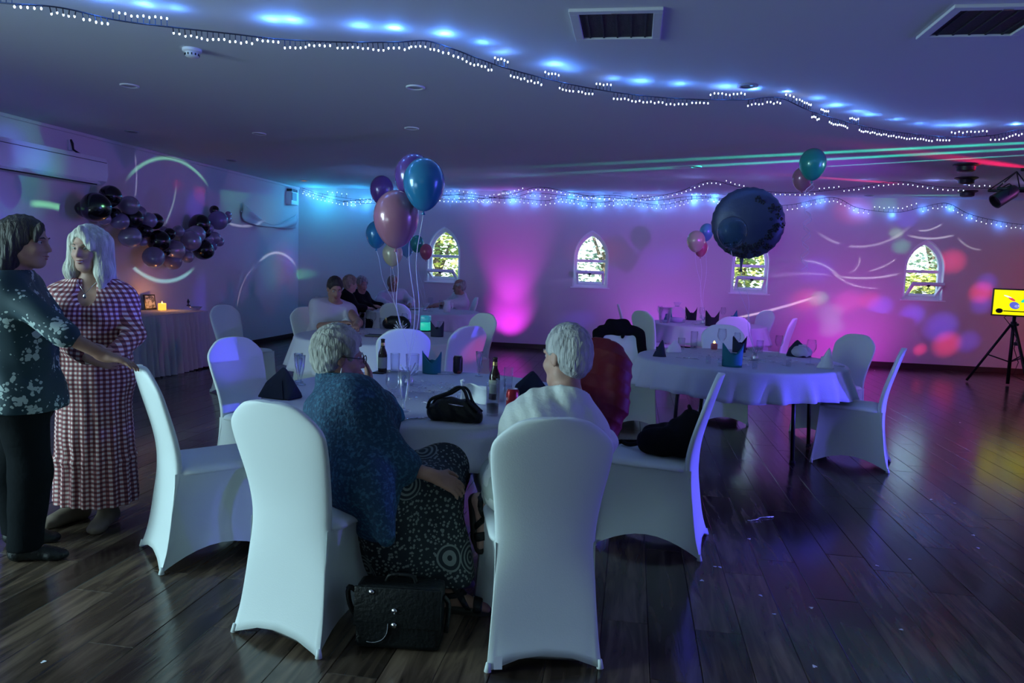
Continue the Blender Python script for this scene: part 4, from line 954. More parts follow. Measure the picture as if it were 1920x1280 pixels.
k_, d, r = seated(-4.30, 10.45, .9, .4); hd = at(657, 532, 10.50); k_['neck'] = hd + V3(-.03, -.02, -.15)
guest('nearer of the two seated persons in black tops, turned away', **k_, head=hd, hf=(.8, .6, -.1), arms={1: (V3(-4.10, 10.35, .82), V3(-3.95, 10.58, .80)), -1: (V3(-4.25, 10.85, .82), V3(-4.05, 10.95, .80))}, female=True, skin='skin_pale', top='black_top', bottom='trousers_black', hair='hair_fair', sleeve=.9, seed=4., w=1.15)
k_, d, r = seated(-4.36, 11.12, 1, -.05); hd = at(679, 533, 11.05); k_['neck'] = hd + V3(-.03, 0, -.15)
guest('further of the two seated persons in black tops, face towards the table', **k_, head=hd, hf=(.75, -.6, -.15), arms={1: (V3(-4.15, 10.93, .82), V3(-3.92, 10.98, .80)), -1: (V3(-4.15, 11.36, .82), V3(-3.95, 11.30, .80))}, female=True, skin='skin_pale', top='black_top', bottom='trousers_black', hair='hair_grey', sleeve=.9, seed=5., w=1.15)
k_, d, r = seated(-4.06, 12.20, .62, -.78); hd = at(737, 531, 12.10); k_['neck'] = hd + V3(-.02, .03, -.155)
guest('seated person in a white long sleeved shirt behind the balloon strings', **k_, head=hd, hf=(.8, -.55, -.15), arms={1: (V3(-4.22, 11.92, .84), V3(-3.98, 11.72, .80)), -1: (V3(-3.72, 12.10, .84), V3(-3.66, 11.84, .80))}, female=False, skin='skin', top='shirt_white', bottom='jeans', hair='hair_fair', sleeve=.95, seed=6., collar=True)
k_, d, r = seated(-2.96, 12.27, -.85, -.5); hd = at(861, 537, 12.18); k_['neck'] = hd + V3(.03, .02, -.155)
guest('person in a pale short sleeved shirt sitting sideways under the first window', **k_, head=hd, hf=(-.95, -.3, -.12), arms={1: (V3(-3.14, 12.48, .84), V3(-3.32, 12.18, .80)), -1: (V3(-3.02, 11.98, .84), V3(-3.26, 11.92, .80))}, female=False, skin='skin', top='shirt_white', bottom='jeans', hair='hair_grey', sleeve=.1, seed=7., bald=True)
chair('W', -4.32, 10.42, face(.9, .4), 'chair under the nearer of the two persons in black tops')
chair('X', -4.38, 11.12, face(1, -.05), 'chair under the further of the two persons in black tops')
chair('Y', -4.10, 12.22, face(.62, -.78), 'chair under the person in the white long sleeved shirt')

# ------------------------------------------------------------------ fairy lights
def strand(name, label, pts, nb, cord, mglow, stub, rb, seed, glow=None):
    """A dark cord with short stubs, each ending in a small lit bulb."""
    rg = random.Random(seed); P_ = catmull(pts, len(pts) * 14); base = P_[0].copy()
    t = empty(name, base, 0, label, 'string lights')
    MB().tube([p - base for p in P_], cord, 6).build('cord', 'wire', t)
    L_ = [0]
    for a, b in zip(P_, P_[1:]): L_.append(L_[-1] + (b - a).length)
    bm_ = MB().ell((0, 0, 0), (rb, rb, rb * 1.5), n=5); proto = None; stubs = MB(); rest = MB(); s = 0
    ang = 0
    for i in range(nb):
        d = (i + .5) / nb * L_[-1]; k = max(j for j in range(len(L_)) if L_[j] <= d); k = min(k, len(P_) - 2)
        p = P_[k].lerp(P_[k + 1], (d - L_[k]) / max(L_[k + 1] - L_[k], 1e-6)); tn = (P_[k + 1] - P_[k]).normalized()
        if i % 5 == 0: ang = rg.choice([-PI / 2, -PI / 2, -PI / 2, PI / 2, -PI / 2 + rg.uniform(-1, 1)])
        sd = tn.cross(Vector((0, 0, 1))).normalized(); up = sd.cross(tn); q = (sd * math.cos(ang) + up * math.sin(ang)) * stub * rg.uniform(.8, 1.15)
        stubs.tube([p - base, p + q - base], cord * .7, 4, False)
        if i < 300:
            if proto is None: proto = bm_.build('bulb', mglow, t); o = proto
            else: o = proto.copy(); COL.objects.link(o); o.parent = t
            o.location = p + q - base
        else: rest.add([v + p + q - base for v in bm_.v], bm_.f)
    tag(stubs.build('bulb_stubs', 'wire', t), kind='stuff')
    if rest.v: tag(rest.build('bulbs', mglow, t), kind='stuff')
    if glow:
        n, pw, col, off = glow
        for i in range(n):
            d = (i + rg.uniform(.2, .8)) / n * L_[-1]; k = max(j for j in range(len(L_)) if L_[j] <= d); p = P_[k]
            lamp('POINT', 'fairy_light_glow', p + Vector(off) + Vector((rg.uniform(-.05, .05), rg.uniform(-.03, .03), rg.uniform(-.015, .015))), pw * rg.uniform(.35, 1.5), col, shadow_soft_size=.012)
    return t
for m in ('bulb_glow', 'bulb_glow_far'): MATS[m].cycles.emission_sampling = 'NONE'
zA, zB = CEIL - .035, CEIL - .095
s1 = [hit(*q, 2, z) for q, z in [((-160, -12), zA), ((0, 5), zB), ((110, 14), zB), ((220, 38), zB), ((330, 52), zB), ((430, 63), zB), ((530, 74), zB), ((640, 79), zB), ((740, 79), zB + .02), ((800, 77), zA), ((850, 92), zB + .02),
     ((900, 111), zB), ((960, 131), zB), ((1060, 156), zB), ((1140, 171), zB), ((1220, 181), zB), ((1300, 186), zB), ((1390, 187), zB + .02), ((1458, 183), zA), ((1510, 204), zB), ((1560, 221), zB), ((1640, 241), zB), ((1720, 252), zB), ((1790, 257), zB), ((1860, 254), zB), ((1925, 243), zA), ((2040, 262), zB)]]
strand('fairy_light_string', 'long black cord fairy light string running diagonally across the open ceiling', s1, 300, .0042, 'bulb_glow', .042, .0052, 1, (32, 1.0, (.08, .28, 1.0), (-.02, -.05, .035)))
s2 = [hit(*q, 1, YF - .10) for q in [(566, 356), (600, 367), (650, 378), (700, 381), (780, 370), (850, 365), (900, 371), (960, 371), (1020, 376), (1060, 371), (1110, 380), (1170, 376), (1240, 384), (1290, 374), (1340, 372), (1400, 386), (1480, 384), (1560, 370), (1610, 390), (1680, 398), (1730, 388), (1775, 381), (1815, 400), (1860, 412), (1925, 421), (2000, 415)]]
strand('fairy_light_string', 'fairy light string looped along the top of the far wall, lower one', s2, 175, .004, 'bulb_glow_far', .07, .0062, 2, (34, .5, (.06, .26, 1.0), (0, .02, -.03)))
s4 = [hit(*q, 1, YF - .07) for q in [(566, 352), (590, 360), (640, 370), (690, 374), (760, 363), (830, 366), (880, 364), (950, 372), (1000, 362), (1080, 368), (1150, 366), (1220, 376), (1300, 368), (1380, 374), (1440, 378)]]
strand('fairy_light_string', 'short fairy light string twisted above another at the far wall, from the left corner', s4, 90, .004, 'bulb_glow_far', .07, .0062, 3, (16, .8, (.06, .34, 1.0), (0, .0, -.02)))
s3 = [hit(*q, 1, 11.0) for q in [(640, 377), (760, 370), (870, 374), (950, 366), (1010, 351), (1075, 362), (1130, 370), (1200, 371), (1270, 360), (1330, 339), (1390, 352), (1450, 360), (1530, 359), (1610, 350), (1660, 342), (1700, 341), (1760, 350), (1840, 353), (1925, 351), (2010, 345)]]
strand('fairy_light_string', 'fairy light string crossing the ceiling in swags between the far wall and the camera', s3, 160, .0035, 'bulb_glow_far', .035, .0058, 4, (14, .5, (.25, .35, 1.0), (0, .0, -.02)))
lamp('POINT', 'fairy_light_bundle', (XL + .5, YF - .32, CEIL - .25), 5.5, (.03, .58, 1.0), shadow_soft_size=.05)
lamp('POINT', 'fairy_light_bundle', (XL + 1.3, YF - .32, CEIL - .25), 3.5, (.03, .46, 1.0), shadow_soft_size=.05)

# ------------------------------------------------------------------ balloons
def balloon_prof(r, h):
    pts = []
    for i in range(19):
        t = i / 18; a = PI * t; y = math.cos(a)                      # top to bottom
        z = y * h * (.46 if y > 0 else .54); w = r * math.sin(a) * (1 if y > 0 else 1 - .16 * (-y) ** 1.5)
        pts.append((max(w, .0012), z))
    return pts[::-1]
def balloon(px, py, rpx, y, m, label, anchor=None, group='helium balloons', stretch=1.28, tilt=0., rib=True, cat='balloon'):
    c = at(px, py, y); d = (c - EYE).dot(FWD); r = rpx / F_PX * d; h = 2 * r * stretch
    t = empty('balloon', c, 0, label, cat, group); R_ = Matrix.Rotation(tilt, 3, 'Y')
    MB().lathe(balloon_prof(r, h), 28, (0, 0, 0), R_).build('envelope', m, t)
    kb = R_ @ Vector((0, 0, -h * .54)); MB().lathe([(r * .02 + .002, .004), (.005, -.004), (.012, -.016), (.009, -.018)], 12, kb, R_).build('knot', m, t)
    if anchor is not None and rib:
        a = Vector(anchor) - c; e = kb + Vector((0, 0, -.01))
        pts = [e.lerp(a, u) + Vector((.025 * math.sin(u * 7 + px) * math.sin(PI * u), .02 * math.cos(u * 5 + px) * math.sin(PI * u), 0)) for u in np.linspace(0, 1, 22)]
        MB().tube(pts, .0022, 5).build('ribbon', 'ribbon', t)
    return t
def weight(x, y, z, label, m='silver_foil'):
    t = empty('balloon_weight', (x, y, z), 0, label, 'balloon weight', 'foil balloon weights'); rg = random.Random(int(x * 100)); mb = MB().lathe([(.002, 0), (.028, .001), (.034, .02), (.026, .045), (.010, .06)], 14)
    mb.build('foil_body', m, t); f = MB()
    for _ in range(26):
        a = rg.uniform(0, 6.3); l = rg.uniform(.05, .11); e = Vector((math.cos(a) * l * .7, math.sin(a) * l * .7, .055 + l * rg.uniform(.2, .9))); f.add([(0.004 * math.cos(a + 1.5), .004 * math.sin(a + 1.5), .05), (-.004 * math.cos(a + 1.5), -.004 * math.sin(a + 1.5), .05), (e.x - .004, e.y, e.z), (e.x + .004, e.y, e.z)], [(0, 1, 2, 3)])
    tag(f.build('tinsel', m, t, smooth=False), kind='stuff'); return Vector((x, y, z + .055))
TZ = .7545
k1 = hit(766, 722, 2, TZ); A1 = weight(k1.x, k1.y, TZ, 'crumpled silver balloon weight in the middle of the nearest table')
balloon(795, 342, 39, 3.95, 'balloon_blue', 'large shiny blue balloon, highest of the bunch over the nearest table', A1)
balloon(776, 330, 36, 4.12, 'balloon_purple', 'purple balloon half hidden behind the large blue one', A1)
balloon(743, 407, 42.5, 4.02, 'balloon_pink', 'large dusky pink balloon beside the large blue one', A1)
k2 = hit(765, 605, 2, TZ); A2 = weight(TC[0] + .12, TC[1] + .1, TZ, 'small silver balloon weight on the left middle table')
balloon(716, 355, 22, 7.2, 'balloon_purple', 'small plum balloon behind the dusky pink one', A2)
balloon(706, 438, 20, 7.0, 'balloon_blue', 'small blue balloon below the plum one', A2, stretch=1.3)
balloon(736, 475, 19, 7.1, 'balloon_cream', 'cream balloon hanging under the dusky pink one', A2, stretch=1.2)
A3 = weight(TD[0] + .05, TD[1] - .1, TZ, 'silver balloon weight on the far left table')
balloon(763, 464, 13, 11.2, 'clear_balloon', 'small see-through balloon left of the teal one by the first window', A3)
balloon(782, 456, 13, 11.1, 'balloon_teal', 'small teal balloon next to the first window', A3)
balloon(799, 471, 12, 11.0, 'balloon_rose', 'small rose balloon overlapping the edge of the first window', A3)
A4 = weight(TE[0] - .06, TE[1] - .05, TZ, 'silver balloon weight on the far right table')
balloon(1305, 451, 17, 11.1, 'balloon_cream', 'cream balloon left of the big foil balloon', A4, stretch=1.2)
balloon(1325, 434, 13, 11.3, 'balloon_sky', 'pale sky blue balloon peeping out behind the foil balloon', A4)
balloon(1314, 464, 13, 11.2, 'balloon_rose', 'rose balloon tucked under the cream one', A4)
kf = hit(1388, 655, 2, TZ); A5 = weight(TB[0] + .12, TB[1] - .05, TZ, 'silver balloon weight by the teal fans on the right table')
# large round foil balloon with a dark flower print
c = at(1402, 418, 6.35); d = (c - EYE).dot(FWD); fr_ = 66 / F_PX * d
fb = empty('foil_balloon', c, 0, 'big round dark foil balloon with scalloped edge over the right table', 'balloon'); fm = MB(); rings = []
view = (EYE - c).normalized(); RM = Matrix((RGT, UPV, view)).transposed() if False else Matrix.Rotation(math.atan2(-view.x, view.y) + PI, 3, 'Z') @ Matrix.Rotation(.05, 3, 'X')
for i in range(13):
    t = -1 + 2 * i / 12; rr = math.sqrt(max(1 - abs(t) ** 2.2, .0)); ring = []
    for k in range(72):
        a = 2 * PI * k / 72; q = fr_ * max(rr, .01) * (1 + .012 * math.cos(a * 26) * rr ** 4); ring.append(RM @ Vector((q * math.cos(a), t * fr_ * .36, q * math.sin(a))))
    rings.append(ring)
fm.loft(rings).build('envelope', 'foil_navy', fb)
MB().lathe([(.02, 0), (.012, -.05), (.006, -.09), (.018, -.12)], 10, RM @ Vector((-.03, 0, -fr_ * .97))).build('filling_neck', 'foil_navy', fb)
pr = MB(); rg = random.Random(5)
for _ in range(60):
    a = rg.choice([rg.uniform(-.9, 1.3), rg.uniform(3.9, 5.4)]); q = rg.uniform(.62, .93) * fr_; x, z = q * math.cos(a), q * math.sin(a); tt = (1 - (q / fr_) ** 2) ** (1 / 2.2); s_ = rg.uniform(.008, .02)
    for j in range(5):
        b_ = j * 1.2566; cx, cz = x + s_ * math.cos(b_), z + s_ * math.sin(b_); pr.ell(RM @ Vector((cx, -(tt * fr_ * .36) - .001, cz)), (s_ * .55, .006, s_ * .55), RM, 4)
tag(pr.build('flower_print', 'foil_print', fb), kind='stuff')
MB().tube([(RM @ Vector((-.03, 0, -fr_ * .97 - .11))).lerp(A5 - c, u) + Vector((.03 * math.sin(u * 6) * math.sin(PI * u), 0, 0)) for u in np.linspace(0, 1, 20)], .0024, 5).build('ribbon', 'ribbon', fb)
balloon(1373, 434, 28, 5.95, 'clear_balloon', 'see-through blue balloon floating in front of the big foil balloon', A5, stretch=1.1)
# loose pair under the ceiling
balloon(1524, 306, 24.5, 8.0, 'balloon_teal', 'teal balloon touching the ceiling on the right', at(1508, 520, 8.0), stretch=1.24, rib=False)
balloon(1505, 334, 19, 8.12, 'balloon_pink', 'pink balloon half behind the ceiling teal one', None, stretch=1.2)
rb = MB(); p0 = at(1521, 341, 8.0)
for off, ph in ((0, 0), (-.03, 1.5)):
    rb.tube([at(1520 - 12 * u + off * 60, 342 + 165 * u, 8.0) + Vector((.035 * math.sin(u * 34 + ph), .03 * math.cos(u * 34 + ph), 0)) for u in np.linspace(0, 1, 90)], .0026, 5)
o = rb.build('curling_ribbon', 'ribbon', None); tag(o, 'pair of curly ribbons dangling from the two ceiling balloons', 'ribbon')

# balloon garland on the left wall
gl = empty('balloon_garland', hit(300, 440, 0, XL + .2), 0, 'swag of black, silver and clear balloons on the left wall above the side table', 'balloon garland'); g0 = gl.location
MB().tube([hit(*q, 0, XL + .10) - g0 for q in [(150, 380), (215, 390), (260, 420), (300, 450), (340, 462), (380, 440), (415, 405), (432, 395)]], .006, 6).build('garland_cord', 'ribbon', gl)
gp = {}
rg = random.Random(11)
for px, py, rp, m in [(207, 367, 20, 'black'), (180, 388, 27, 'black'), (243, 385, 18, 'silver'), (214, 402, 13, 'black'), (248, 409, 20, 'black'), (226, 415, 16, 'clear'), (245, 444, 20, 'silver'), (279, 413, 15, 'silver'), (291, 414, 15, 'black'), (272, 432, 14, 'black'),
                      (298, 452, 21, 'black'), (268, 454, 8, 'silver'), (307, 432, 8, 'silver'), (288, 482, 20, 'clear'), (328, 469, 19, 'silver'), (324, 489, 17, 'clear'), (358, 452, 19, 'silver'), (345, 470, 12, 'clear'), (335, 433, 11, 'silver'), (318, 438, 11, 'black'), (368, 439, 17, 'silver'), (352, 482, 11, 'silver'),
                      (381, 468, 19, 'black'), (375, 420, 19, 'black'), (374, 430, 11, 'silver'), (390, 447, 12, 'silver'), (385, 436, 10, 'black'), (409, 413, 18, 'clear'), (402, 394, 9, 'black'), (402, 446, 12, 'silver'), (411, 453, 9, 'silver'), (424, 410, 10, 'silver'), (398, 462, 9, 'clear'), (428, 402, 6, 'silver'), (196, 410, 12, 'silver'), (310, 470, 10, 'black'), (262, 398, 12, 'clear'), (392, 428, 9, 'silver'), (160, 392, 16, 'black'), (355, 436, 8, 'silver')]:
    r0 = rp / F_PX * (hit(px, py, 0, XL + .25) - EYE).dot(FWD); c = hit(px, py, 0, XL + .06 + r0 + rg.uniform(0, .12)) ; r = rp / F_PX * (c - EYE).dot(FWD)
    if m not in gp:
        mm = MB().lathe([(q, z) for q, z in balloon_prof(1, 2.12)], 24); gp[m] = mm.build('balloon', 'clear_balloon' if m == 'clear' and False else 'balloon_' + m, gl); o = gp[m]
    else: o = gp[m].copy(); COL.objects.link(o); o.parent = gl
    o.location = c - g0; o.scale = (r, r, r); o.rotation_euler = (rg.uniform(-1.4, 1.4), PI / 2 * rg.choice([.6, .9, 1.1, .3]), rg.uniform(-1, 1))

# ------------------------------------------------------------------ ceiling and wall fittings
def cassette(cx, cy, w, l, label):
    t = empty('ceiling_cassette', (cx, cy, CEIL), 0, label, 'ceiling vent')
    fm = MB(); W2, L2, b = w / 2 + .05, l / 2 + .05, .05
    for c, d in (((0, L2 - b / 2, -.009), (2 * W2, b, .018)), ((0, -L2 + b / 2, -.009), (2 * W2, b, .018)), ((W2 - b / 2, 0, -.009), (b, 2 * L2 - 2 * b, .018)), ((-W2 + b / 2, 0, -.009), (b, 2 * L2 - 2 * b, .018))): fm.box(c, d, bev=.004)
    fm.build('frame', 'ceiling_paint', t, smooth=False); MB().box((0, 0, -.003), (w, l, .006)).build('filter_mesh', 'vent_mesh', t, smooth=False)
    for k in range(5): MB().box((-w / 2 + w * (k + .5) / 5, 0, -.008), (.010, l, .006)).build('slat', 'vent_mesh', t, smooth=False)
    MB().box((0, -l / 2 - .02, -.021), (.05, .012, .006), bev=.002).build('latch', 'chrome', t, smooth=False)
cassette(-.165, 4.345, .40, .43, 'dark square ceiling vent directly above the table with the handbag')
cassette(1.78, 4.40, .42, .42, 'dark square ceiling vent over the right side, cut by the frame')
sp = hit(360, 92, 2, CEIL); t = empty('smoke_detector', sp, 0, 'white round smoke detector on the ceiling below the diagonal fairy lights', 'smoke detector')
MB().lathe([(.001, 0), (.062, 0), (.062, -.016), (.055, -.022), (.04, -.024)], 24).build('base', 'white_plastic', t, auto=40)
MB().lathe([(.04, -.022), (.046, -.03), (.044, -.048), (.03, -.056), (.001, -.057)], 24).build('sensor_cap', 'white_plastic', t, auto=40)
for k in range(12):
    a = k * PI / 6; MB().box((.0455 * math.cos(a), .0455 * math.sin(a), -.039), (.006, .008, .014), Matrix.Rotation(a, 3, 'Z')).build('slot', 'dark_plastic', t, smooth=False)
dl = None
for i, (px, py, m, lab) in enumerate([(243, 160, 'w', 'faint ceiling downlight above the person in gingham'), (247, 246, 'd', 'flush ceiling ring just above the air conditioner'), (486, 250, 'w', 'faint ceiling downlight straight above the wall garland'), (434, 300, 'd', 'dark recessed downlight near the left wall top'), (570, 338, 'lit', 'lit ceiling downlight above the far left corner'),
       (779, 163, 'w', 'faint downlight beyond the bend of the diagonal fairy lights'), (772, 240, 'w', 'faint downlight above the balloon bunch'), (949, 358, 'd', 'dark downlight above the magenta wall glow'), (1157, 362, 'd', 'dark downlight above the second window'), (1402, 160, 'd', 'dark downlight just behind the diagonal fairy lights'), (1305, 312, 'd', 'dim downlight left of the ceiling balloons'), (1630, 366, 'd', 'dark downlight right of the big foil balloon')]):
    p = hit(px, py, 2, CEIL); t = empty('downlight', p, 0, lab, 'downlight', 'recessed ceiling downlights')
    r = .075; MB().lathe([(r, 0), (r, -.008), (r - .018, -.012), (r - .022, -.002)], 24, caps=False).build('ring', 'white_plastic' if m != 'd' else 'grey_plastic', t)
    MB().lathe([(.001, -.004), (r - .02, -.004), (r - .02, 0)], 20).build('lens', {'w': 'ceiling_paint', 'd': 'dark_plastic', 'lit': 'candle_wax'}[m], t)
for px, py, lab in [(1812, 308, 'nearest of the three dark ceiling speakers by the light rig'), (1812, 333, 'middle ceiling speaker of the three by the light rig'), (1814, 358, 'furthest of the three ceiling speakers, next to the fairy lights')]:
    p = hit(px, py, 2, CEIL); t = empty('ceiling_speaker', p, 0, lab, 'speaker', 'round ceiling speakers')
    MB().lathe([(.001, 0), (.14, 0), (.14, -.012), (.10, -.03), (.095, -.075), (.075, -.085), (.001, -.086)], 28).build('housing', 'dark_plastic', t, auto=40); MB().lathe([(.001, -.087), (.07, -.087), (.072, -.084)], 24).build('grille', 'dark_plastic', t)
# wall air conditioner
y1 = 7.93; ac = empty('air_conditioner', (XL, y1 - 1.15, 2.27), 0, 'long white wall air conditioner above the two standing persons', 'air conditioner')
m = MB(); prof = [(0, .02), (.14, .0), (.205, .05), (.225, .12), (.222, .27), (.20, .315), (0, .325)]
m.loft([[(x, yy, z) for x, z in prof] for yy in (-1.15, 1.15)]).build('casing', 'white_plastic', ac, auto=30)
MB().box((.13, 0, .022), (.14, 2.0, .012), Matrix.Rotation(.32, 3, 'Y')).build('outlet', 'dark_plastic', ac, smooth=False)
MB().box((.19, 0, .028), (.075, 2.05, .010), Matrix.Rotation(.55, 3, 'Y'), bev=.003).build('louvre', 'white_plastic', ac, smooth=False)
MB().box((.226, 0, .262), (.004, 2.26, .006)).build('seam', 'dark_plastic', ac, smooth=False)
p = hit(133, 272, 0, XL + .03); t = empty('wall_hook', p, 0, 'small dark hook bracket on the wall over the air conditioner end', 'hook')
MB().tube([(0, .0, .06), (.02, 0, .02), (.03, 0, -.05), (.05, .08, -.09), (.03, .20, -.10)], [.012, .014, .012, .012, .004], 8).build('hook_arm', 'dark_plastic', t); MB().box((-.015, 0, 0), (.03, .05, .12), bev=.008).build('plate', 'white_plastic', t, smooth=False)
# alarm box in the far corner
p = hit(548, 372, 0, XL + .06); t = empty('alarm_sounder', p, 0, 'small white box with dark side high in the far left corner', 'alarm box')
MB().box((0, 0, 0), (.12, .30, .24), bev=.015).build('housing', 'white_plastic', t, smooth=False); MB().box((.065, -.05, .03), (.012, .18, .14), bev=.004).build('grille', 'grey_plastic', t, smooth=False); MB().box((0, 0, .145), (.10, .24, .05), bev=.008).build('bracket', 'dark_plastic', t, smooth=False)
# drooping cloth swag on the left wall
ya, za = hit(449, 396, 0, XL).yz; yb, zb = hit(551, 414, 0, XL).yz; t = empty('cloth_swag', (XL + .03, ya, za), 0, 'grey cloth strip drooping on the left wall between garland and corner', 'cloth')
def sw(u, v):
    w = abs(u * 2 - 1.05); hgt = .24 * w ** 1.2 + .045; dz = (zb - za) * u - .16 * math.sin(PI * u) ** .9
    return (.01 + .03 * math.sin(v * 7 + u * 5) * v + .02, (yb - ya) * u, dz + .5 * hgt - hgt * v)
thick(MB().grid(sw, 36, 8).build('drape', 'grey_skirt', t), .004)
for yy, zz in ((0, 0), (yb - ya, zb - za)): MB().ell((.005, yy, zz), (.014, .014, .014), n=6).build('pin', 'chrome', t)

# ------------------------------------------------------------------ screen on tripod, lighting rig
p = hit(1888, 722, 2, 0); tv = empty('screen_stand', (5.53, 11.82, 0), -.32, 'black tripod stand below the yellow screen', 'stand')
MB().tube([(0, 0, .02), (0, 0, 1.14)], .024, 12).build('pole', 'black_metal', tv); MB().tube([(0, 0, .86), (0, 0, .94)], .04, 12).ell((.05, 0, .90), (.02, .02, .02), n=6).build('collar', 'black_metal', tv)
for a in (PI * 1.0, PI * 1.62, PI * .30):
    q = Vector((math.cos(a), math.sin(a), 0)); MB().tube([q * .03 + Vector((0, 0, .90)), q * .52 + Vector((0, 0, .02))], .018, 10).build('leg', 'black_metal', tv); MB().tube([q * .02 + Vector((0, 0, .35)), q * .30 + Vector((0, 0, .44))], .009, 8).build('brace', 'black_metal', tv)
MB().tube([(-.06, -.03, 1.05), (-.13, -.04, 1.0), (-.05, -.03, .9), (.05, -.04, .7), (.03, -.05, .55), (.10, -.04, .35), (.05, -.05, .15), (.4, -.1, .012)], .006, 6).build('cable', 'black_metal', tv)
MB().box((.05, -.045, .62), (.06, .04, .05), bev=.01).build('plug_adapter', 'dark_plastic', tv, smooth=False)
sc = empty('screen', (5.42, 11.76, 1.22), -.32, 'flat screen glowing yellow on the black tripod', 'screen'); sw_, sh_ = .68, .40
MB().box((.12, 0, 0), (sw_, .05, sh_), bev=.008).build('bezel', 'screen_black', sc, smooth=False); MB().box((.12, -.0265, 0), (sw_ - .04, .003, sh_ - .04)).build('display', 'screen_yellow', sc, smooth=False)
MB().box((.11, .045, -.1), (.12, .05, .2), bev=.01).build('mount', 'black_metal', sc, smooth=False)
def flatdisc(mb, x, z, rx, rz, rot=0, n=20):
    c, s_ = math.cos(rot), math.sin(rot); mb.add([(x + rx * math.cos(2 * PI * k / n) * c - rz * math.sin(2 * PI * k / n) * s_, -.0285, z + rx * math.cos(2 * PI * k / n) * s_ + rz * math.sin(2 * PI * k / n) * c) for k in range(n)], [tuple(range(n))]); return mb
flatdisc(MB(), -.12, -.125, .045, .035).build('graphic_dot', 'screen_black', sc, smooth=False); MB().box((.10, -.0285, -.125), (.34, .001, .014)).build('graphic_bar', 'screen_black', sc, smooth=False)
m = MB(); flatdisc(m, .20, .05, .075, .026, .5); m.build('graphic_swoosh', 'screen_teal', sc, smooth=False); m = MB(); flatdisc(m, .06, -.04, .065, .05, -.4); m.build('graphic_blob', 'screen_blue', sc, smooth=False)
m = MB(); flatdisc(m, .02, .05, .05, .016, -.5); m.build('graphic_stroke', 'screen_red', sc, smooth=False); m = MB(); flatdisc(m, .09, -.05, .03, .022, .2); m.build('graphic_spot', 'screen_white', sc, smooth=False); m = MB(); flatdisc(m, -.03, .085, .055, .010, -.35); m.build('graphic_flick', 'screen_white', sc, smooth=False)

rig = empty('lighting_rig', (5.3, 8.7, 0), 0, 'black lattice truss bar of the disco light rig at the right edge', 'lighting rig')
RZ = 2.50; x0 = hit(1862, 345, 1, 8.7).x - 5.3
tr = [Vector((x0, -.10, RZ - .02)), Vector((x0, .10, RZ - .02)), Vector((x0 + .26, 0, RZ + .19))]
for q, st_ in zip(tr, (0, 0, 0)): MB().tube([q, Vector((1.6, q.y, q.z))], .016, 8).build('chord', 'black_metal', rig)
n = 10; lat = MB()
for k in range(n):
    xa = x0 + (1.6 - x0) * k / n; xb = x0 + (1.6 - x0) * (k + 1) / n; xm = (xa + xb) / 2 + .06
    for yy in (-.10, .10): lat.tube([(xa, yy, RZ - .02), (xm, 0, RZ + .17)], .007, 6).tube([(xm, 0, RZ + .17), (xb, yy, RZ - .02)], .007, 6)
    lat.tube([(xa, -.10, RZ - .02), (xb, .10, RZ - .02)], .006, 6)
lat.build('lattice', 'black_metal', rig)
MB().tube([(.55, 0, 0.02), (.55, 0, RZ)], .03, 12).build('mast', 'black_metal', rig)
for a in (.3, 2.4, 4.5): q = Vector((math.cos(a), math.sin(a), 0)); MB().tube([Vector((.55, 0, .8)) + q * .03, Vector((.55, 0, .02)) + q * .6], .018, 8).build('leg', 'black_metal', rig)
MB().tube([(x0 + .42, 0, RZ + .16), (x0 + .42, 0, RZ + .33)], .03, 12).box((x0 + .42, 0, RZ + .17), (.09, .10, .07), bev=.015).build('clamp', 'black_metal', rig)
pc_ = at(1884, 367, 8.62); par = empty('par_can', pc_, 0, 'small blue lit stage light hanging under the truss', 'stage light')
ax_ = Vector((-.82, -.15, -.55)).normalized(); M3 = ax_.to_track_quat('Z', 'Y').to_matrix()
MB().lathe([(.001, -.13), (.05, -.13), (.072, -.09), (.078, .12), (.066, .12), (.06, .08), (.001, .06)], 24, (0, 0, 0), M3).build('housing', 'dark_plastic', par, auto=40)
MB().lathe([(.001, .09), (.062, .09)], 20, (0, 0, 0), M3, caps=False).build('lens', 'lens', par)
MB().tube([(0, -.085, 0), (.01, -.09, .10), (.03, 0, .125), (.01, .09, .10), (0, .085, 0)], .008, 6).build('yoke', 'black_metal', par)

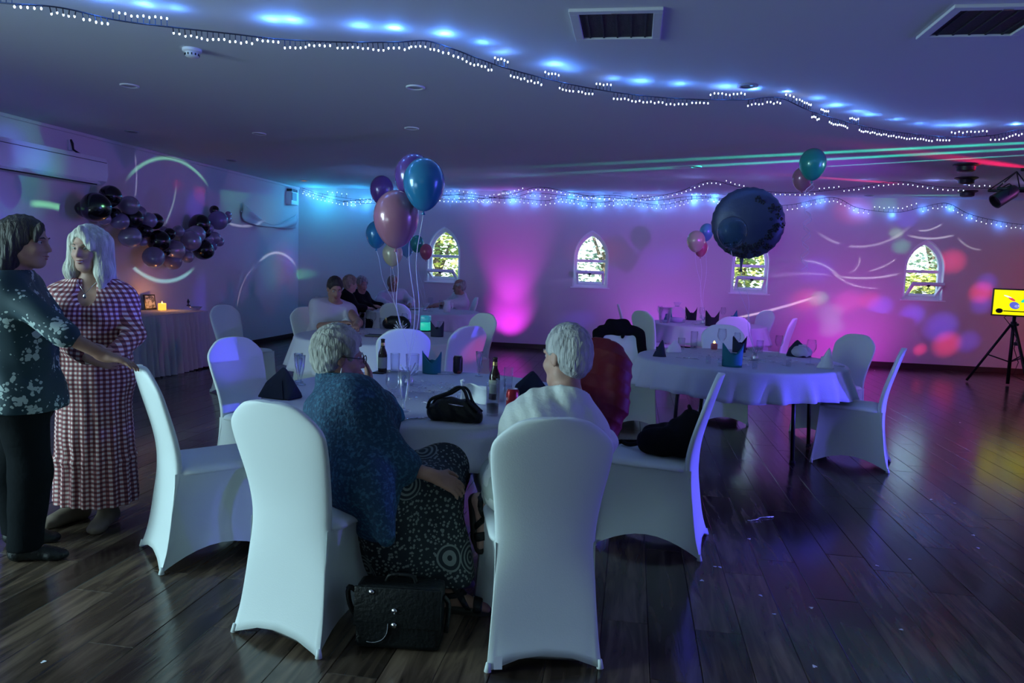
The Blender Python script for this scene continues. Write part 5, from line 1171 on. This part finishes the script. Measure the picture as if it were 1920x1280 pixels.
# ------------------------------------------------------------------ tableware
def tp(px, py, z=TZ):
    p = hit(px, py, 2, z)
    for c in (TA, TB, TC, TD, TE):                                    # keep everything on its table top
        v = Vector((p.x - c[0], p.y - c[1]))
        if v.length < 2.2 and abs(z - TZ) < .003 or (v.length < 2.2 and abs(z - TZ - .008) < .001):
            m_ = .80 if c is TA else .74
            if v.length > m_: v *= m_ / v.length
            return Vector((c[0] + v.x, c[1] + v.y, z))
    return p
def named(name, p, label, cat, group=None, rz=0.): return empty(name, p, rz, label, cat, group)
def napkin(p, m, label, rz=0., s=1., peaks=2, lean=0.):
    """Cloth napkin folded into a standing bishop's hat: a wrapped band whose top rises to points."""
    t = named('folded_napkin', p, label, 'napkin', 'standing folded napkins', rz); mb = MB(); NU = 48
    def ht(a):
        a = (a + PI) % (2 * PI) - PI
        if peaks == 2: return .072 + .068 * abs(math.sin(a)) ** 1.6 - (.0 if abs(a) < 1.57 else .012)
        d = abs(a - .5); return .045 + .105 * max(0, 1 - d / 1.5) ** .9
    def fn(u, v):
        a = 2 * PI * u - PI; h = ht(a) * s; r = (.054 + .004 * v + .003 * math.sin(3 * a)) * s if peaks == 2 else (.056 - .020 * v + .003 * math.sin(3 * a)) * s
        return (r * math.sin(a) * 1.05 + lean * v * v, -r * math.cos(a) * .72, h * v)
    mb.grid(fn, NU, 8, closed=True); o = mb.build('outer_fold', m, t); thick(o, .004, -1)
    mb = MB()
    def fn2(u, v): return ((u - .5) * .075 * s, .012 * s - .018 * s * math.cos((u - .5) * PI), (.02 + .06 * s) * v + .01 * v * (1 - abs(2 * u - 1)))
    thick(mb.grid(fn2, 10, 4).build('inner_fold', m, t), .003); return t
def lean_napkin(p, m, label, rz=0., s=1.):
    """Napkin slumped into a low triangular tent with one high point."""
    t = named('folded_napkin', p, label, 'napkin', 'standing folded napkins', rz); v = [(-.10, -.05, 0), (.09, -.055, 0), (.105, .05, 0), (-.07, .06, 0), (.025, .0, .165), (-.075, -.01, .075), (.10, -.01, .07)]
    v = [Vector(q) * s for q in v]; f = [(0, 1, 4, 5), (1, 2, 6), (1, 6, 4), (2, 3, 4), (2, 4, 6), (3, 0, 5), (3, 5, 4), (0, 3, 2, 1)]
    o = mesh_obj('outer_fold', v, f, m, t, False); bv = o.modifiers.new('soft', 'BEVEL'); bv.width = .008 * s; bv.segments = 2
    MB().add([(-.06 * s, -.056 * s, .004), (.06 * s, -.060 * s, .004), (.03 * s, -.030 * s, .10 * s)], [(0, 1, 2)]).build('inner_fold', m, t, smooth=False); return t
def flute(p, label, s=1., m='frosted_cup'):
    t = named('champagne_flute', p, label, 'glass', 'plastic champagne flutes'); MB().lathe([(.001, .004), (.030, .003), (.028, .007), (.006, .012), (.005, .045), (.010, .055), (.020, .10), (.027, .175), (.0255, .175), (.018, .10), (.008, .058)], 20, caps=False).build('glass_body', m, t)
    MB().lathe([(.027, .173), (.0275, .176), (.0255, .176)], 20, caps=False).build('rim', 'clear_glass', t); t.scale = (s,) * 3; return t
def wine(p, label, s=1.):
    t = named('wine_glass', p, label, 'glass', 'stemmed wine glasses'); MB().lathe([(.001, .003), (.034, .002), (.033, .005), (.006, .010), (.0045, .05), (.006, .085), (.022, .097), (.036, .125), (.038, .145), (.031, .190), (.0295, .190), (.036, .145), (.034, .125), (.020, .10)], 22, caps=False).build('glass_body', 'clear_glass', t); t.scale = (s,) * 3
    MB().lathe([(.0295, .1885), (.0315, .191), (.0295, .191)], 22, caps=False).build('rim', 'frosted_cup', t); return t
def tumbler(p, label, h=.13, r=.034, fill=None, fm='clear_plastic', group='straight tumblers'):
    t = named('tumbler', p, label, 'glass', group); MB().lathe([(.001, .006), (r * .82, .004), (r * .84, 0), (r, h), (r - .002, h), (r * .80, .012), (.001, .012)], 22, caps=False).build('glass_body', 'clear_glass', t)
    MB().lathe([(r - .003, h - .002), (r + .0005, h), (r - .002, h + .001)], 22, caps=False).build('rim', 'frosted_cup', t)
    if fill: MB().lathe([(.001, .013), (r * .80, .013), (r * .80 + (r * .18) * fill, h * fill), (.001, h * fill)], 20).build('drink', fm, t)
    return t
def bottle(p, label, s=1.):
    t = named('beer_bottle', p, label, 'bottle', 'brown beer bottles'); MB().lathe([(.001, .002), (.029, 0), (.031, .005), (.031, .125), (.028, .145), (.016, .175), (.0135, .20), (.013, .228), (.015, .229), (.015, .237), (.011, .238), (.010, .2)], 22, caps=False).build('glass_body', 'brown_glass', t); MB().lathe([(.0315, .035), (.0318, .037), (.0318, .110), (.0315, .112)], 22, caps=False).build('paper_label', 'beer_label', t)
    MB().lathe([(.0145, .180), (.0142, .200), (.0138, .212)], 20, caps=False).build('neck_label', 'gold', t); t.scale = (s,) * 3; return t
def can(p, m, label):
    t = named('drink_can', p, label, 'can', 'drink cans'); MB().lathe([(.001, .003), (.024, .0), (.032, .010), (.033, .014), (.033, .100), (.031, .108), (.026, .116)], 22, caps=False).build('can_body', m, t); MB().lathe([(.026, .116), (.0275, .118), (.026, .119), (.024, .115), (.001, .115)], 22, caps=False).build('lid', 'chrome', t, auto=40); MB().box((.008, 0, .1165), (.022, .012, .002), bev=.0005).build('ring_pull', 'chrome', t, smooth=False); return t
def cutlery(p, label, rz, kind='fork'):
    t = named(kind, p, label, 'cutlery', None, rz); MB().tube([(0, -.095, .003), (0, -.03, .006), (0, .04, .005)], [.006, .0035, .004], 8).build('handle', 'chrome', t); m = MB()
    if kind == 'fork':
        m.box((0, .055, .004), (.022, .03, .003), bev=.001)
        for k in range(4): m.tube([((k - 1.5) * .0062, .068, .004), ((k - 1.5) * .006, .10, .003)], .0016, 5)
    else: m.ell((0, .065, .005), (.018, .028, .004), n=8)
    m.build('head', 'chrome', t); return t
def scatter(x, y, n, seed, label, rr=(.05, .5)):
    rg = random.Random(seed); m = MB()
    for _ in range(n):
        a, r = rg.uniform(0, 6.3), rg.uniform(*rr); c = Vector((x + r * math.cos(a), y + r * math.sin(a), TZ + .0025)); q = Matrix.Rotation(rg.uniform(0, 6.3), 3, 'Z')
        if rg.random() < .5: m.add([c + q @ Vector(u) for u in ((-.007, -.005, 0), (.007, -.005, .001), (.007, .005, .003), (-.007, .005, .001))], [(0, 1, 2, 3)])
        else: m.tube([c + q @ Vector((u * .05, .010 * math.sin(u * 9), .004 + .004 * math.sin(u * 7))) for u in np.linspace(-.5, .5, 8)], .0016, 4)
    o = m.build('table_confetti', 'silver_foil', None); tag(o, label, 'confetti', kind='stuff')

# nearest table
flute(tp(538, 716), 'plastic flute nearest the navy napkin on the left of the nearest table'); flute(tp(564, 722), 'plastic flute right beside the person in the blue cardigan on the nearest table')
lean_napkin(tp(512, 745), 'navy_paper', 'navy napkin slumped to a point on the left edge of the nearest table', -.15, 1.06)
bottle(tp(717, 699), 'brown beer bottle with pale label in front of the person in the blue cardigan', .95)
tumbler(tp(740, 697), 'clear tumbler right next to the beer bottle with pale label', .125, .033); tumbler(tp(773, 702), 'wide clear tumbler between beer bottle and teal napkin', .135, .045)
napkin(tp(810, 700), 'teal_paper', 'teal napkin folded in two points in the middle of the nearest table', .05, 1.08)
can(tp(860, 698), 'dark_can', 'dark drink can right of the teal folded napkin')
wine(tp(737, 770), 'stemmed wine glass in front of the silver balloon weight', 1.05); flute(tp(757, 772), 'tall plastic flute right of the wine glass on the nearest table', 1.15)
flute(tp(898, 706), 'plastic flute behind the brown bottle near the handbag', .95); bottle(tp(926, 748), 'dark brown bottle standing behind the glass of cola', .97)
tumbler(tp(923, 778), 'tall glass a third full of cola next to the red can', .155, .034, .36, 'cola'); tumbler(tp(952, 738), 'tall half full water tumbler by the navy napkin of the person in linen', .15, .028, .35); tumbler(tp(938, 752), 'clear tumbler between the brown bottle and the red can', .12, .028)
can(tp(960, 772), 'red_can', 'red drink can beside the person in the linen jacket')
lean_napkin(tp(990, 744), 'navy_paper', 'navy napkin slumped in front of the person in the linen jacket', .2, .98)
lean_napkin(tp(722, 790), 'teal_paper', 'teal napkin half hidden behind the elbow of the person in blue', .1, .8)
t = named('paper_napkin', tp(888, 757), 'crumpled white paper napkin propped up behind the black handbag', 'napkin'); m = MB()
def wn(u, v): return ((u - .5) * .15 + .02 * v, .03 * math.sin(u * 5) - .05 * v + .02 * math.sin(v * 4), .11 * v * (1 - .25 * abs(u - .3)) + .004)
thick(m.grid(wn, 14, 8).build('front_sheet', 'white_paper', t), .003); m = MB(); thick(m.grid(lambda u, v: ((u - .5) * .14, .03 + .015 * math.sin(u * 4) + .03 * v, .085 * v + .003), 12, 6).build('rear_sheet', 'white_paper', t), .003); MB().tube([(-.055, -.03, .10), (-.06, -.035, .125), (-.045, -.04, .13)], .008, 8).build('rolled_corner', 'white_paper', t)
cutlery(tp(769, 787), 'silver fork lying on the edge of the nearest table', -.75)
cutlery(tp(838, 702), 'small dark spoon between the teal napkin and the dark can', -1.3, 'spoon')
t = named('phone', tp(697, 690), 'dark phone lying left of the beer bottle', 'phone'); MB().box((0, 0, .005), (.075, .15, .009), bev=.003).build('case', 'dark_plastic', t, smooth=False); MB().box((0, 0, .0098), (.066, .14, .0006)).build('display', 'screen_black', t, smooth=False)
scatter(*TA, 120, 1, 'silver confetti curls strewn over the nearest tablecloth', (.03, .42))
# handbag
p = tp(855, 796); t = named('handbag', p, 'black leather handbag with looped handle at the edge of the nearest table', 'handbag'); S_ = SDF(.006)
S_.cone(p + V3(-.085, .02, .045), p + V3(.085, .02, .045), .042, .042, .03).cone(p + V3(-.05, .02, .075), p + V3(.055, .02, .07), .038, .034, .03).cone(p + V3(-.10, .02, .03), p + V3(.11, .0, .03), .03, .028, .03); S_.cut(p + V3(0, 0, .002), (0, 0, -1))
S_.disp = lambda X, Y, Z: .003 * np.sin(X * 90 + Z * 60); S_.build('bag_body', 'black_leather', t, p)
hn = catmull([(-.12, -.02, .06), (-.10, -.03, .105), (-.03, -.02, .135), (.02, -.01, .165), (.05, -.01, .15), (.075, -.02, .10), (.12, -.025, .06)], 28); MB().tube(hn, .0075, 8).tube([q + Vector((.012, .035, -.006)) for q in hn], .0065, 8).build('strap_handle', 'black_leather', t)
MB().ell((-.075, -.026, .055), (.03, .008, .022), n=8).build('shiny_side', 'lens', t) if False else MB().tube([(-.02, -.022, .085), (.05, -.022, .080)], .004, 6).build('zip', 'chrome', t)
# side table by the left wall
t = named('photo_frame', tp(283, 580, .762), 'black picture frame leaning on the side table, left of the candle', 'picture frame', None, math.radians(68)); RX = Matrix.Rotation(-.22, 3, 'X')
MB().box(RX @ Vector((0, 0, .10)), (.16, .018, .20), RX, .004).build('frame', 'screen_black', t, smooth=False); MB().box(RX @ Vector((0, -.0105, .10)), (.125, .003, .165), RX).build('picture', 'picture', t, smooth=False); MB().box((0, .06, .06), (.05, .006, .13), Matrix.Rotation(.5, 3, 'X')).build('easel_back', 'screen_black', t, smooth=False)
t = named('photo_frame', tp(313, 574, .762), 'slim dark printed stand behind the orange candle', 'picture frame', None, math.radians(68)); MB().box(RX @ Vector((0, 0, .10)), (.13, .012, .20), RX, .003).build('frame', 'screen_black', t, smooth=False)
for k in range(5): MB().box(RX @ Vector((0, -.0075, .03 + k * .034)), (.10, .003, .010), RX).build('print_line', 'grey_plastic', t, smooth=False)
t = named('candle', tp(304, 581, .762), 'glowing orange pillar candle on the side table', 'candle'); MB().lathe([(.001, 0), (.048, 0), (.05, .004), (.05, .082), (.046, .088), (.04, .08), (.001, .072)], 22).build('wax', 'candle_wax', t); MB().lathe([(.001, .075), (.008, .085), (.006, .10), (.001, .115)], 10).build('flame', 'flame', t); lamp('POINT', 'candle_light', tp(304, 581, .762) + Vector((.02, 0, .13)), 1.6, (1, .42, .12), shadow_soft_size=.02)
t = named('candle_holder', tp(352, 573, .762), 'small dark pointed ornament right of the candle on the side table', 'ornament'); MB().lathe([(.001, 0), (.04, 0), (.04, .01), (.012, .02), (.018, .04), (.03, .06), (.004, .11), (.001, .12)], 14).build('ornament_body', 'dark_plastic', t)
t = named('glass_bowl', tp(366, 581, .762), 'low clear bowl near the end of the side table', 'bowl'); MB().lathe([(.001, .004), (.05, 0), (.09, .045), (.085, .047), (.048, .008)], 22, caps=False).build('glass_body', 'frosted_cup', t); MB().lathe([(.085, .045), (.091, .047), (.085, .049)], 22, caps=False).build('rim', 'frosted_cup', t)
# left middle table
napkin(tp(820, 631), 'navy_paper', 'navy two pointed napkin on the left middle table', .1, 1.15)
t = named('serving_tray', tp(868, 612), 'black tray under the glowing green cup', 'tray'); MB().lathe([(.001, .002), (.10, 0), (.115, .012), (.112, .012), (.098, .005), (.001, .006)], 28).build('dish', 'dark_plastic', t)
t = named('glowing_cup', tp(867, 611, TZ + .008), 'square clear cup lit green on the left middle table', 'cup'); MB().box((0, 0, .045), (.10, .10, .09), bev=.012).build('lit_base', 'green_cup', t); MB().box((0, 0, .125), (.10, .10, .075), bev=.012).build('upper_body', 'teal_cup', t)
p = tp(752, 612); t = named('handbag', p, 'black domed handbag on the left middle table behind the strings', 'handbag'); S_ = SDF(.008); S_.cone(p + V3(-.10, 0, .06), p + V3(.10, 0, .06), .06, .06, .04).cone(p + V3(-.05, 0, .10), p + V3(.06, 0, .10), .05, .05, .04); S_.cut(p, (0, 0, -1)); S_.build('bag_body', 'black_leather', t, p); MB().tube([(-.11, -.06, .09), (-.10, -.065, .13), (-.09, -.06, .07)], .008, 6).build('buckle', 'gold', t)
t = named('tablet', tp(706, 630), 'dark folder lying on the left middle table beside the balloon strings', 'folder'); MB().box((0, 0, .008), (.20, .14, .014), bev=.004).build('cover', 'dark_plastic', t, smooth=False); MB().box((0, 0, .0155), (.17, .11, .001)).build('pocket', 'navy_paper', t, smooth=False)
lean_napkin(tp(606, 612), 'white_paper', 'white pointed napkin before the person in the pale polo shirt', .3, .85)
for a in [(640, 606, 'wine glass close to the left hand of the person in the polo shirt'), (690, 612, 'wine glass in front of the blue lit chair on the left middle table'), (795, 606, 'wine glass left of the navy two pointed napkin')]: wine(tp(*a[:2]), a[2], .95)
for a in [(662, 612, 'tumbler at the right hand of the person in the polo shirt'), (716, 615, 'tumbler left of the black domed handbag'), (786, 615, 'tumbler right of the black domed handbag'), (842, 622, 'tumbler between the navy napkin and the glowing cup')]: tumbler(tp(*a[:2]), a[2], .12, .036, .4)
scatter(*TC, 60, 2, 'silver confetti scattered on the left middle tablecloth')
# far left table
t = named('jug', tp(838, 585), 'pale jug at the elbow of the person under the first window', 'jug'); MB().lathe([(.001, .002), (.05, 0), (.06, .06), (.045, .13), (.05, .18), (.047, .18), (.04, .13), (.001, .02)], 20, caps=False).build('jug_body', 'white_plastic', t); MB().tube([(.045, 0, .16), (.09, 0, .14), (.09, 0, .07), (.055, 0, .05)], .007, 8).build('handle', 'white_plastic', t); MB().box((-.055, 0, .172), (.03, .03, .012), Matrix.Rotation(-.4, 3, 'Y'), .004).build('spout', 'white_plastic', t)
wine(tp(807, 584), 'wine glass standing alone on the far left table', 1.15); tumbler(tp(827, 580), 'glass of dark beer near the jug on the far left table', .15, .038, .5, 'cola'); tumbler(tp(735, 592), 'tumbler before the person in the white long sleeved shirt', .12, .035, .3)
t = named('phone', tp(778, 581), 'dark phone lying on the far left table', 'phone'); MB().box((0, 0, .006), (.15, .08, .010), bev=.003).build('case', 'dark_plastic', t, smooth=False); MB().box((0, 0, .0113), (.14, .07, .0006)).build('display', 'screen_black', t, smooth=False)
# right table
napkin(tp(1237, 668), 'navy_paper', 'dark napkin with one tall point on the left of the right table', -.2, 1.0, 1)
napkin(tp(1373, 687), 'teal_paper', 'broad teal napkin fan at the front of the right table', .0, 1.35)
napkin(tp(1386, 660), 'navy_paper', 'dark blue napkin behind the broad teal fan', .2, 1.1); lean_napkin(tp(1506, 668), 'navy_paper', 'dark napkin toppled to the left behind the wine glass', 2.6, 1.0)
napkin(tp(1548, 690), 'white_paper', 'white pocket napkin near the right edge of the right table', -.4, 1.15, 1); lean_napkin(tp(1262, 660), 'white_paper', 'pale rumpled napkin right of the tall dark one', .5, .75)
p = tp(1540, 668); t = named('bread_roll_bag', p, 'grey rounded paper bundle behind the white pocket napkin', 'bundle'); S_ = SDF(.006); S_.ell(p + V3(0, 0, .05), (.09, .07, .055), .02); S_.cut(p, (0, 0, -1)); S_.disp = lambda X, Y, Z: .003 * np.sin(X * 80 + Y * 60 + Z * 50); S_.build('wrapping', 'grey_skirt', t, p); MB().tube([p - p + V3(-.03, 0, .10), V3(.03, 0, .105)], .012, 8).build('twisted_end', 'grey_skirt', t)
for a in [(1352, 660, 'tall wine glass left of the dark blue napkin', 1.15), (1459, 668, 'wine glass before the pink tinged chair at the right table', 1.0), (1519, 684, 'wine glass just left of the white pocket napkin', 1.1), (1378, 648, 'wine glass at the back of the right table', .9)]: wine(tp(*a[:2]), a[2], a[3])
for a in [(1277, 655, 'short tumbler beside the pale rumpled napkin', .11, .035), (1290, 652, 'tall clear tumbler near the pink tea light', .17, .036), (1424, 662, 'tumbler right of the dark blue napkin', .12, .033), (1415, 692, 'small tumbler at the front right of the teal fan', .06, .022), (1350, 686, 'small shot glass left of the teal fan', .06, .022), (1328, 681, 'shot glass furthest left at the front of the right table', .055, .022), (1478, 687, 'shot glass alone in front of the toppled napkin', .06, .022)]: tumbler(tp(*a[:2]), a[2], a[3], a[4], None, group='tumblers on the right table')
t = named('tea_light', tp(1312, 645), 'pink glowing tea light cube on the right table', 'candle'); MB().box((0, 0, .03), (.06, .06, .06), bev=.01).build('lit_holder', 'balloon_rose', t); MB().lathe([(.001, .06), (.012, .066), (.001, .085)], 8).build('flame', 'flame', t)
cutlery(tp(1290, 672), 'fork lying beside the tall dark napkin on the right table', 1.3); cutlery(tp(1562, 686), 'spoon at the right edge of the right table', 1.2, 'spoon')
scatter(*TB, 110, 3, 'silver confetti strewn round the teal fan on the right tablecloth')
# far right table
napkin(tp(1288, 598), 'black_paper', 'black napkin fan left of the far right table weight', .0, 1.5); napkin(tp(1335, 611), 'black_paper', 'black napkin fan at the near edge of the far right table', .1, 1.6); napkin(tp(1219, 596), 'teal_paper', 'small teal napkin at the left edge of the far right table', .3, 1.2, 1); napkin(tp(1402, 603), 'teal_paper', 'dark teal napkin at the right of the far right table', .3, 1.3, 1)
t = named('ice_bucket', tp(1246, 605), 'frosted ice bucket at the left of the far right table', 'bucket'); MB().lathe([(.001, .004), (.075, 0), (.10, .22), (.096, .22), (.07, .01)], 24, caps=False).build('bucket_body', 'frosted_cup', t); MB().lathe([(.096, .215), (.106, .22), (.096, .226)], 24, caps=False).build('rim', 'frosted_cup', t)
t = named('wrapped_basket', tp(1268, 604), 'clear cellophane wrapped gift on the far right table', 'gift'); MB().lathe([(.001, 0), (.12, .0), (.15, .08), (.11, .20), (.03, .24), (.06, .30)], 18, caps=False).build('cellophane', 'clear_plastic', t); MB().lathe([(.03, .235), (.036, .24), (.03, .245)], 14, caps=False).build('bow', 'silver_foil', t); MB().lathe([(.001, .002), (.09, .002), (.10, .07), (.001, .075)], 16).build('contents', 'white_paper', t)
for a in [(1233, 600, 'wine glass left of the ice bucket'), (1315, 603, 'wine glass between the two black napkin fans'), (1375, 600, 'wine glass right of the near black napkin fan')]: wine(tp(*a[:2]), a[2], 1.15)
scatter(*TE, 60, 4, 'silver confetti on the far right tablecloth')

# ------------------------------------------------------------------ bags and coats
def in_chair(k, l):
    o = CH[k]; a = o.rotation_euler.z; c, s_ = math.cos(a), math.sin(a); return Vector((o.location.x + l[0] * c - l[1] * s_, o.location.y + l[0] * s_ + l[1] * c, l[2]))
# rucksack on the seat
b = in_chair('D', (0, -.06, .49)); t = named('rucksack', b, 'black rucksack slumped against the chair back, strap trailing on the seat', 'bag'); S_ = SDF(.008)
q = lambda x, y, z: in_chair('D', (x, y, z))
S_.cone(q(-.06, -.14, .58), q(-.06, .02, .565), .085, .07, .05).cone(q(.06, -.14, .585), q(.06, .02, .565), .085, .07, .05).cone(q(0, -.19, .68), q(0, -.13, .64), .07, .06, .05); S_.cut(q(0, 0, .492), (0, 0, -1)); S_.cut(q(0, -.235, .6), tuple(q(0, -1.235, .6 + .0) - q(0, -.235, .6)) if True else None)
S_.disp = lambda X, Y, Z: .004 * np.sin(X * 50 + Z * 40) * np.sin(Y * 45); S_.build('bag_body', 'black_cloth', t, b)
MB().tube([p_ - b for p_ in catmull([q(.11, .02, .53), q(.13, .12, .510), q(.09, .22, .508), q(.02, .215, .506)], 14)], .012, 8).tube([p_ - b for p_ in catmull([q(.0, .07, .54), q(.05, .15, .508), q(.12, .21, .506)], 10)], .012, 8).build('shoulder_strap', 'black_cloth', t); MB().tube([q(-.03, -.18, .735) - b, q(0, -.17, .765) - b, q(.03, -.18, .735) - b], .010, 8).build('grab_handle', 'black_cloth', t)
# satchel on the floor
p = hit(744, 1220, 2, 0); t = named('satchel', p, 'black satchel with buckled flap standing on the floor between the two front chairs', 'bag', None, .10)
MB().box((0, .06, .125), (.33, .115, .245), Matrix.Rotation(-.06, 3, 'X'), .02).build('bag_body', 'black_leather', t); MB().box((0, -.003, .172), (.335, .014, .155), Matrix.Rotation(-.06, 3, 'X'), .006).build('flap', 'black_leather', t)
m = MB(); m.add([(-.155 + .12 * u, -.012, .115) for u in (0, 1)] + [(-.155 + .06 + .06 * math.cos(a), -.013, .115 - .075 * math.sin(a) ** .7) for a in np.linspace(0, PI, 14)], [tuple(range(2)) + tuple(range(2, 16))]); thick(m.build('pocket_flap', 'black_leather', t, smooth=False), .008, 0); MB().tube([(-.095 + .062 * math.cos(a), -.017, .115 - .078 * math.sin(a) ** .7) for a in np.linspace(.0, PI * .6, 12)], .0012, 6).build('pocket_piping', 'grey_plastic', t)
for x, z in ((-.10, .232), (-.01, .165), (-.01, .11)): MB().lathe([(.001, -.006), (.010, -.004), (.011, .0)], 12, (x, -.016 + (z - .17) * .06, z), Matrix.Rotation(PI / 2, 3, 'X').inverted() if False else Matrix.Rotation(PI / 2, 3, 'X')).build('stud', 'chrome', t)
MB().tube(catmull([(-.165, .05, .20), (-.20, .04, .225), (-.195, .03, .17), (-.165, .03, .10)], 14), .010, 8).build('side_strap', 'black_leather', t); MB().tube(catmull([(.165, .06, .20), (.185, .07, .16), (.18, .05, .06)], 10), .010, 8).build('shoulder_strap', 'black_leather', t); MB().tube(catmull([(-.06, .06, .245), (-.04, .06, .275), (.04, .06, .275), (.06, .06, .245)], 14), .008, 8).build('grab_handle', 'black_leather', t)
# red quilted jacket over chair G
b = in_chair('G', (0, -.3, .5)); t = named('quilted_jacket', b, 'dark red quilted jacket hung over the chair behind the person in linen', 'jacket'); q = lambda x, y, z: in_chair('G', (x, y, z)); S_ = SDF(.009)
_fx = q(1, 0, 0) - q(0, 0, 0); _fy = q(0, 1, 0) - q(0, 0, 0); MM = np.array([_fx, _fy, (0, 0, 1)]).T
S_.ell(q(0, -.31, .64), (.25, .12, .32), .06, M_=MM).cone(q(-.14, -.335, .88), q(.14, -.335, .88), .070, .070, .10).cone(q(-.08, -.34, .95), q(.08, -.34, .95), .06, .06, .08)
for x in (-1, 1): S_.cone(q(x * .18, -.29, .82), q(x * .19, -.24, .46), .080, .078, .05).cone(q(x * .17, -.33, .86), q(x * .265, -.24, .60), .070, .066, .06).cone(q(x * .265, -.24, .62), q(x * .24, -.15, .44), .066, .055, .04)
S_.disp = lambda X, Y, Z: -.011 * (1 - np.abs(np.sin(Z * 34 + (X + Y) * 14)) ** .5)
S_.build('quilted_shell', 'red_quilt', t, b); S_ = SDF(.009); S_.cone(q(-.06, -.33, 1.0), q(.06, -.33, 1.0), .03, .03, .03); S_.build('collar', 'red_quilt', t, b)
MB().tube([q(.02, -.12, .92) - b, q(.02, -.09, .5) - b], .005, 6).build('zip', 'dark_plastic', t)
# black jacket over chair H
b = in_chair('H', (0, -.3, .5)); t = named('black_jacket', b, 'black jacket draped over a chair back, sleeves framing the white cover', 'jacket'); q = lambda x, y, z: in_chair('H', (x, y, z)); S_ = SDF(.009)
S_.cone(q(-.17, -.31, .87), q(.17, -.31, .87), .055, .055, .05).cone(q(-.08, -.33, .945), q(.08, -.33, .945), .05, .05, .05)
for x in (-.22, .22): S_.cone(q(x, -.28, .85), q(x * 1.12, -.20, .52), .055, .05, .04)
for x in (-.15, 0, .15): S_.cone(q(x, -.375, .88), q(x, -.31, .5), .04, .035, .06)
S_.disp = lambda X, Y, Z: .004 * np.sin(X * 40 + Z * 30) * np.sin(Y * 40 - Z * 20); S_.build('coat_body', 'black_cloth', t, b); S_ = SDF(.009); S_.cone(q(-.09, -.30, .94), q(-.03, -.255, .82), .022, .018, .02).cone(q(.09, -.30, .94), q(.03, -.255, .86), .022, .018, .02); S_.build('lapel', 'black_cloth', t, b)
# cloth tag at the foot of chair C
MB().box((-.175, -.306, .045), (.03, .002, .045), Matrix.Rotation(-.26, 3, 'X')).build('care_tag', 'white_paper', CH['C'], smooth=False)

# ------------------------------------------------------------------ confetti on the floor
cm = None
for i, (px, py) in enumerate([(1316, 1088), (1426, 1116), (1452, 1151), (1521, 1139), (1527, 1249), (1644, 1060), (1706, 1048), (1825, 1003), (1834, 1027), (1790, 943), (1746, 936), (1800, 792), (1350, 1063), (1341, 1062), (82, 1240), (1640, 694), (1822, 765), (1690, 1180), (1405, 1010)]):
    p = hit(px, py, 2, .0012)
    if cm is None: cm = mesh_obj('floor_confetti', [(-.011, -.004, 0), (-.004, -.009, .0), (.0, -.004, .001), (.005, -.009, .0), (.011, -.003, .0), (.003, .009, .002), (-.001, .010, .002)], [(0, 1, 2, 6), (2, 3, 4, 5), (2, 5, 6)], 'confetti', None, False); o = cm
    else: o = cm.copy(); COL.objects.link(o)
    o.location = p; o.rotation_euler = (0, 0, i * 1.7); tag(o, 'tiny white heart confetti piece on the dark floor', 'confetti', 'floor confetti hearts')
p = hit(1425, 972, 2, .004); t = MB().tube(catmull([(-.06, -.05, .0), (-.02, -.03, .004), (.0, .01, .002), (.05, .03, .004), (.09, .06, .001)], 20), .004, 6).ell((-.07, -.06, .002), (.015, .006, .003), n=6).build('ribbon_scrap', 'silver_foil', None, loc=p); tag(t, 'curled silver ribbon scrap on the floor in front of the right table', 'ribbon')
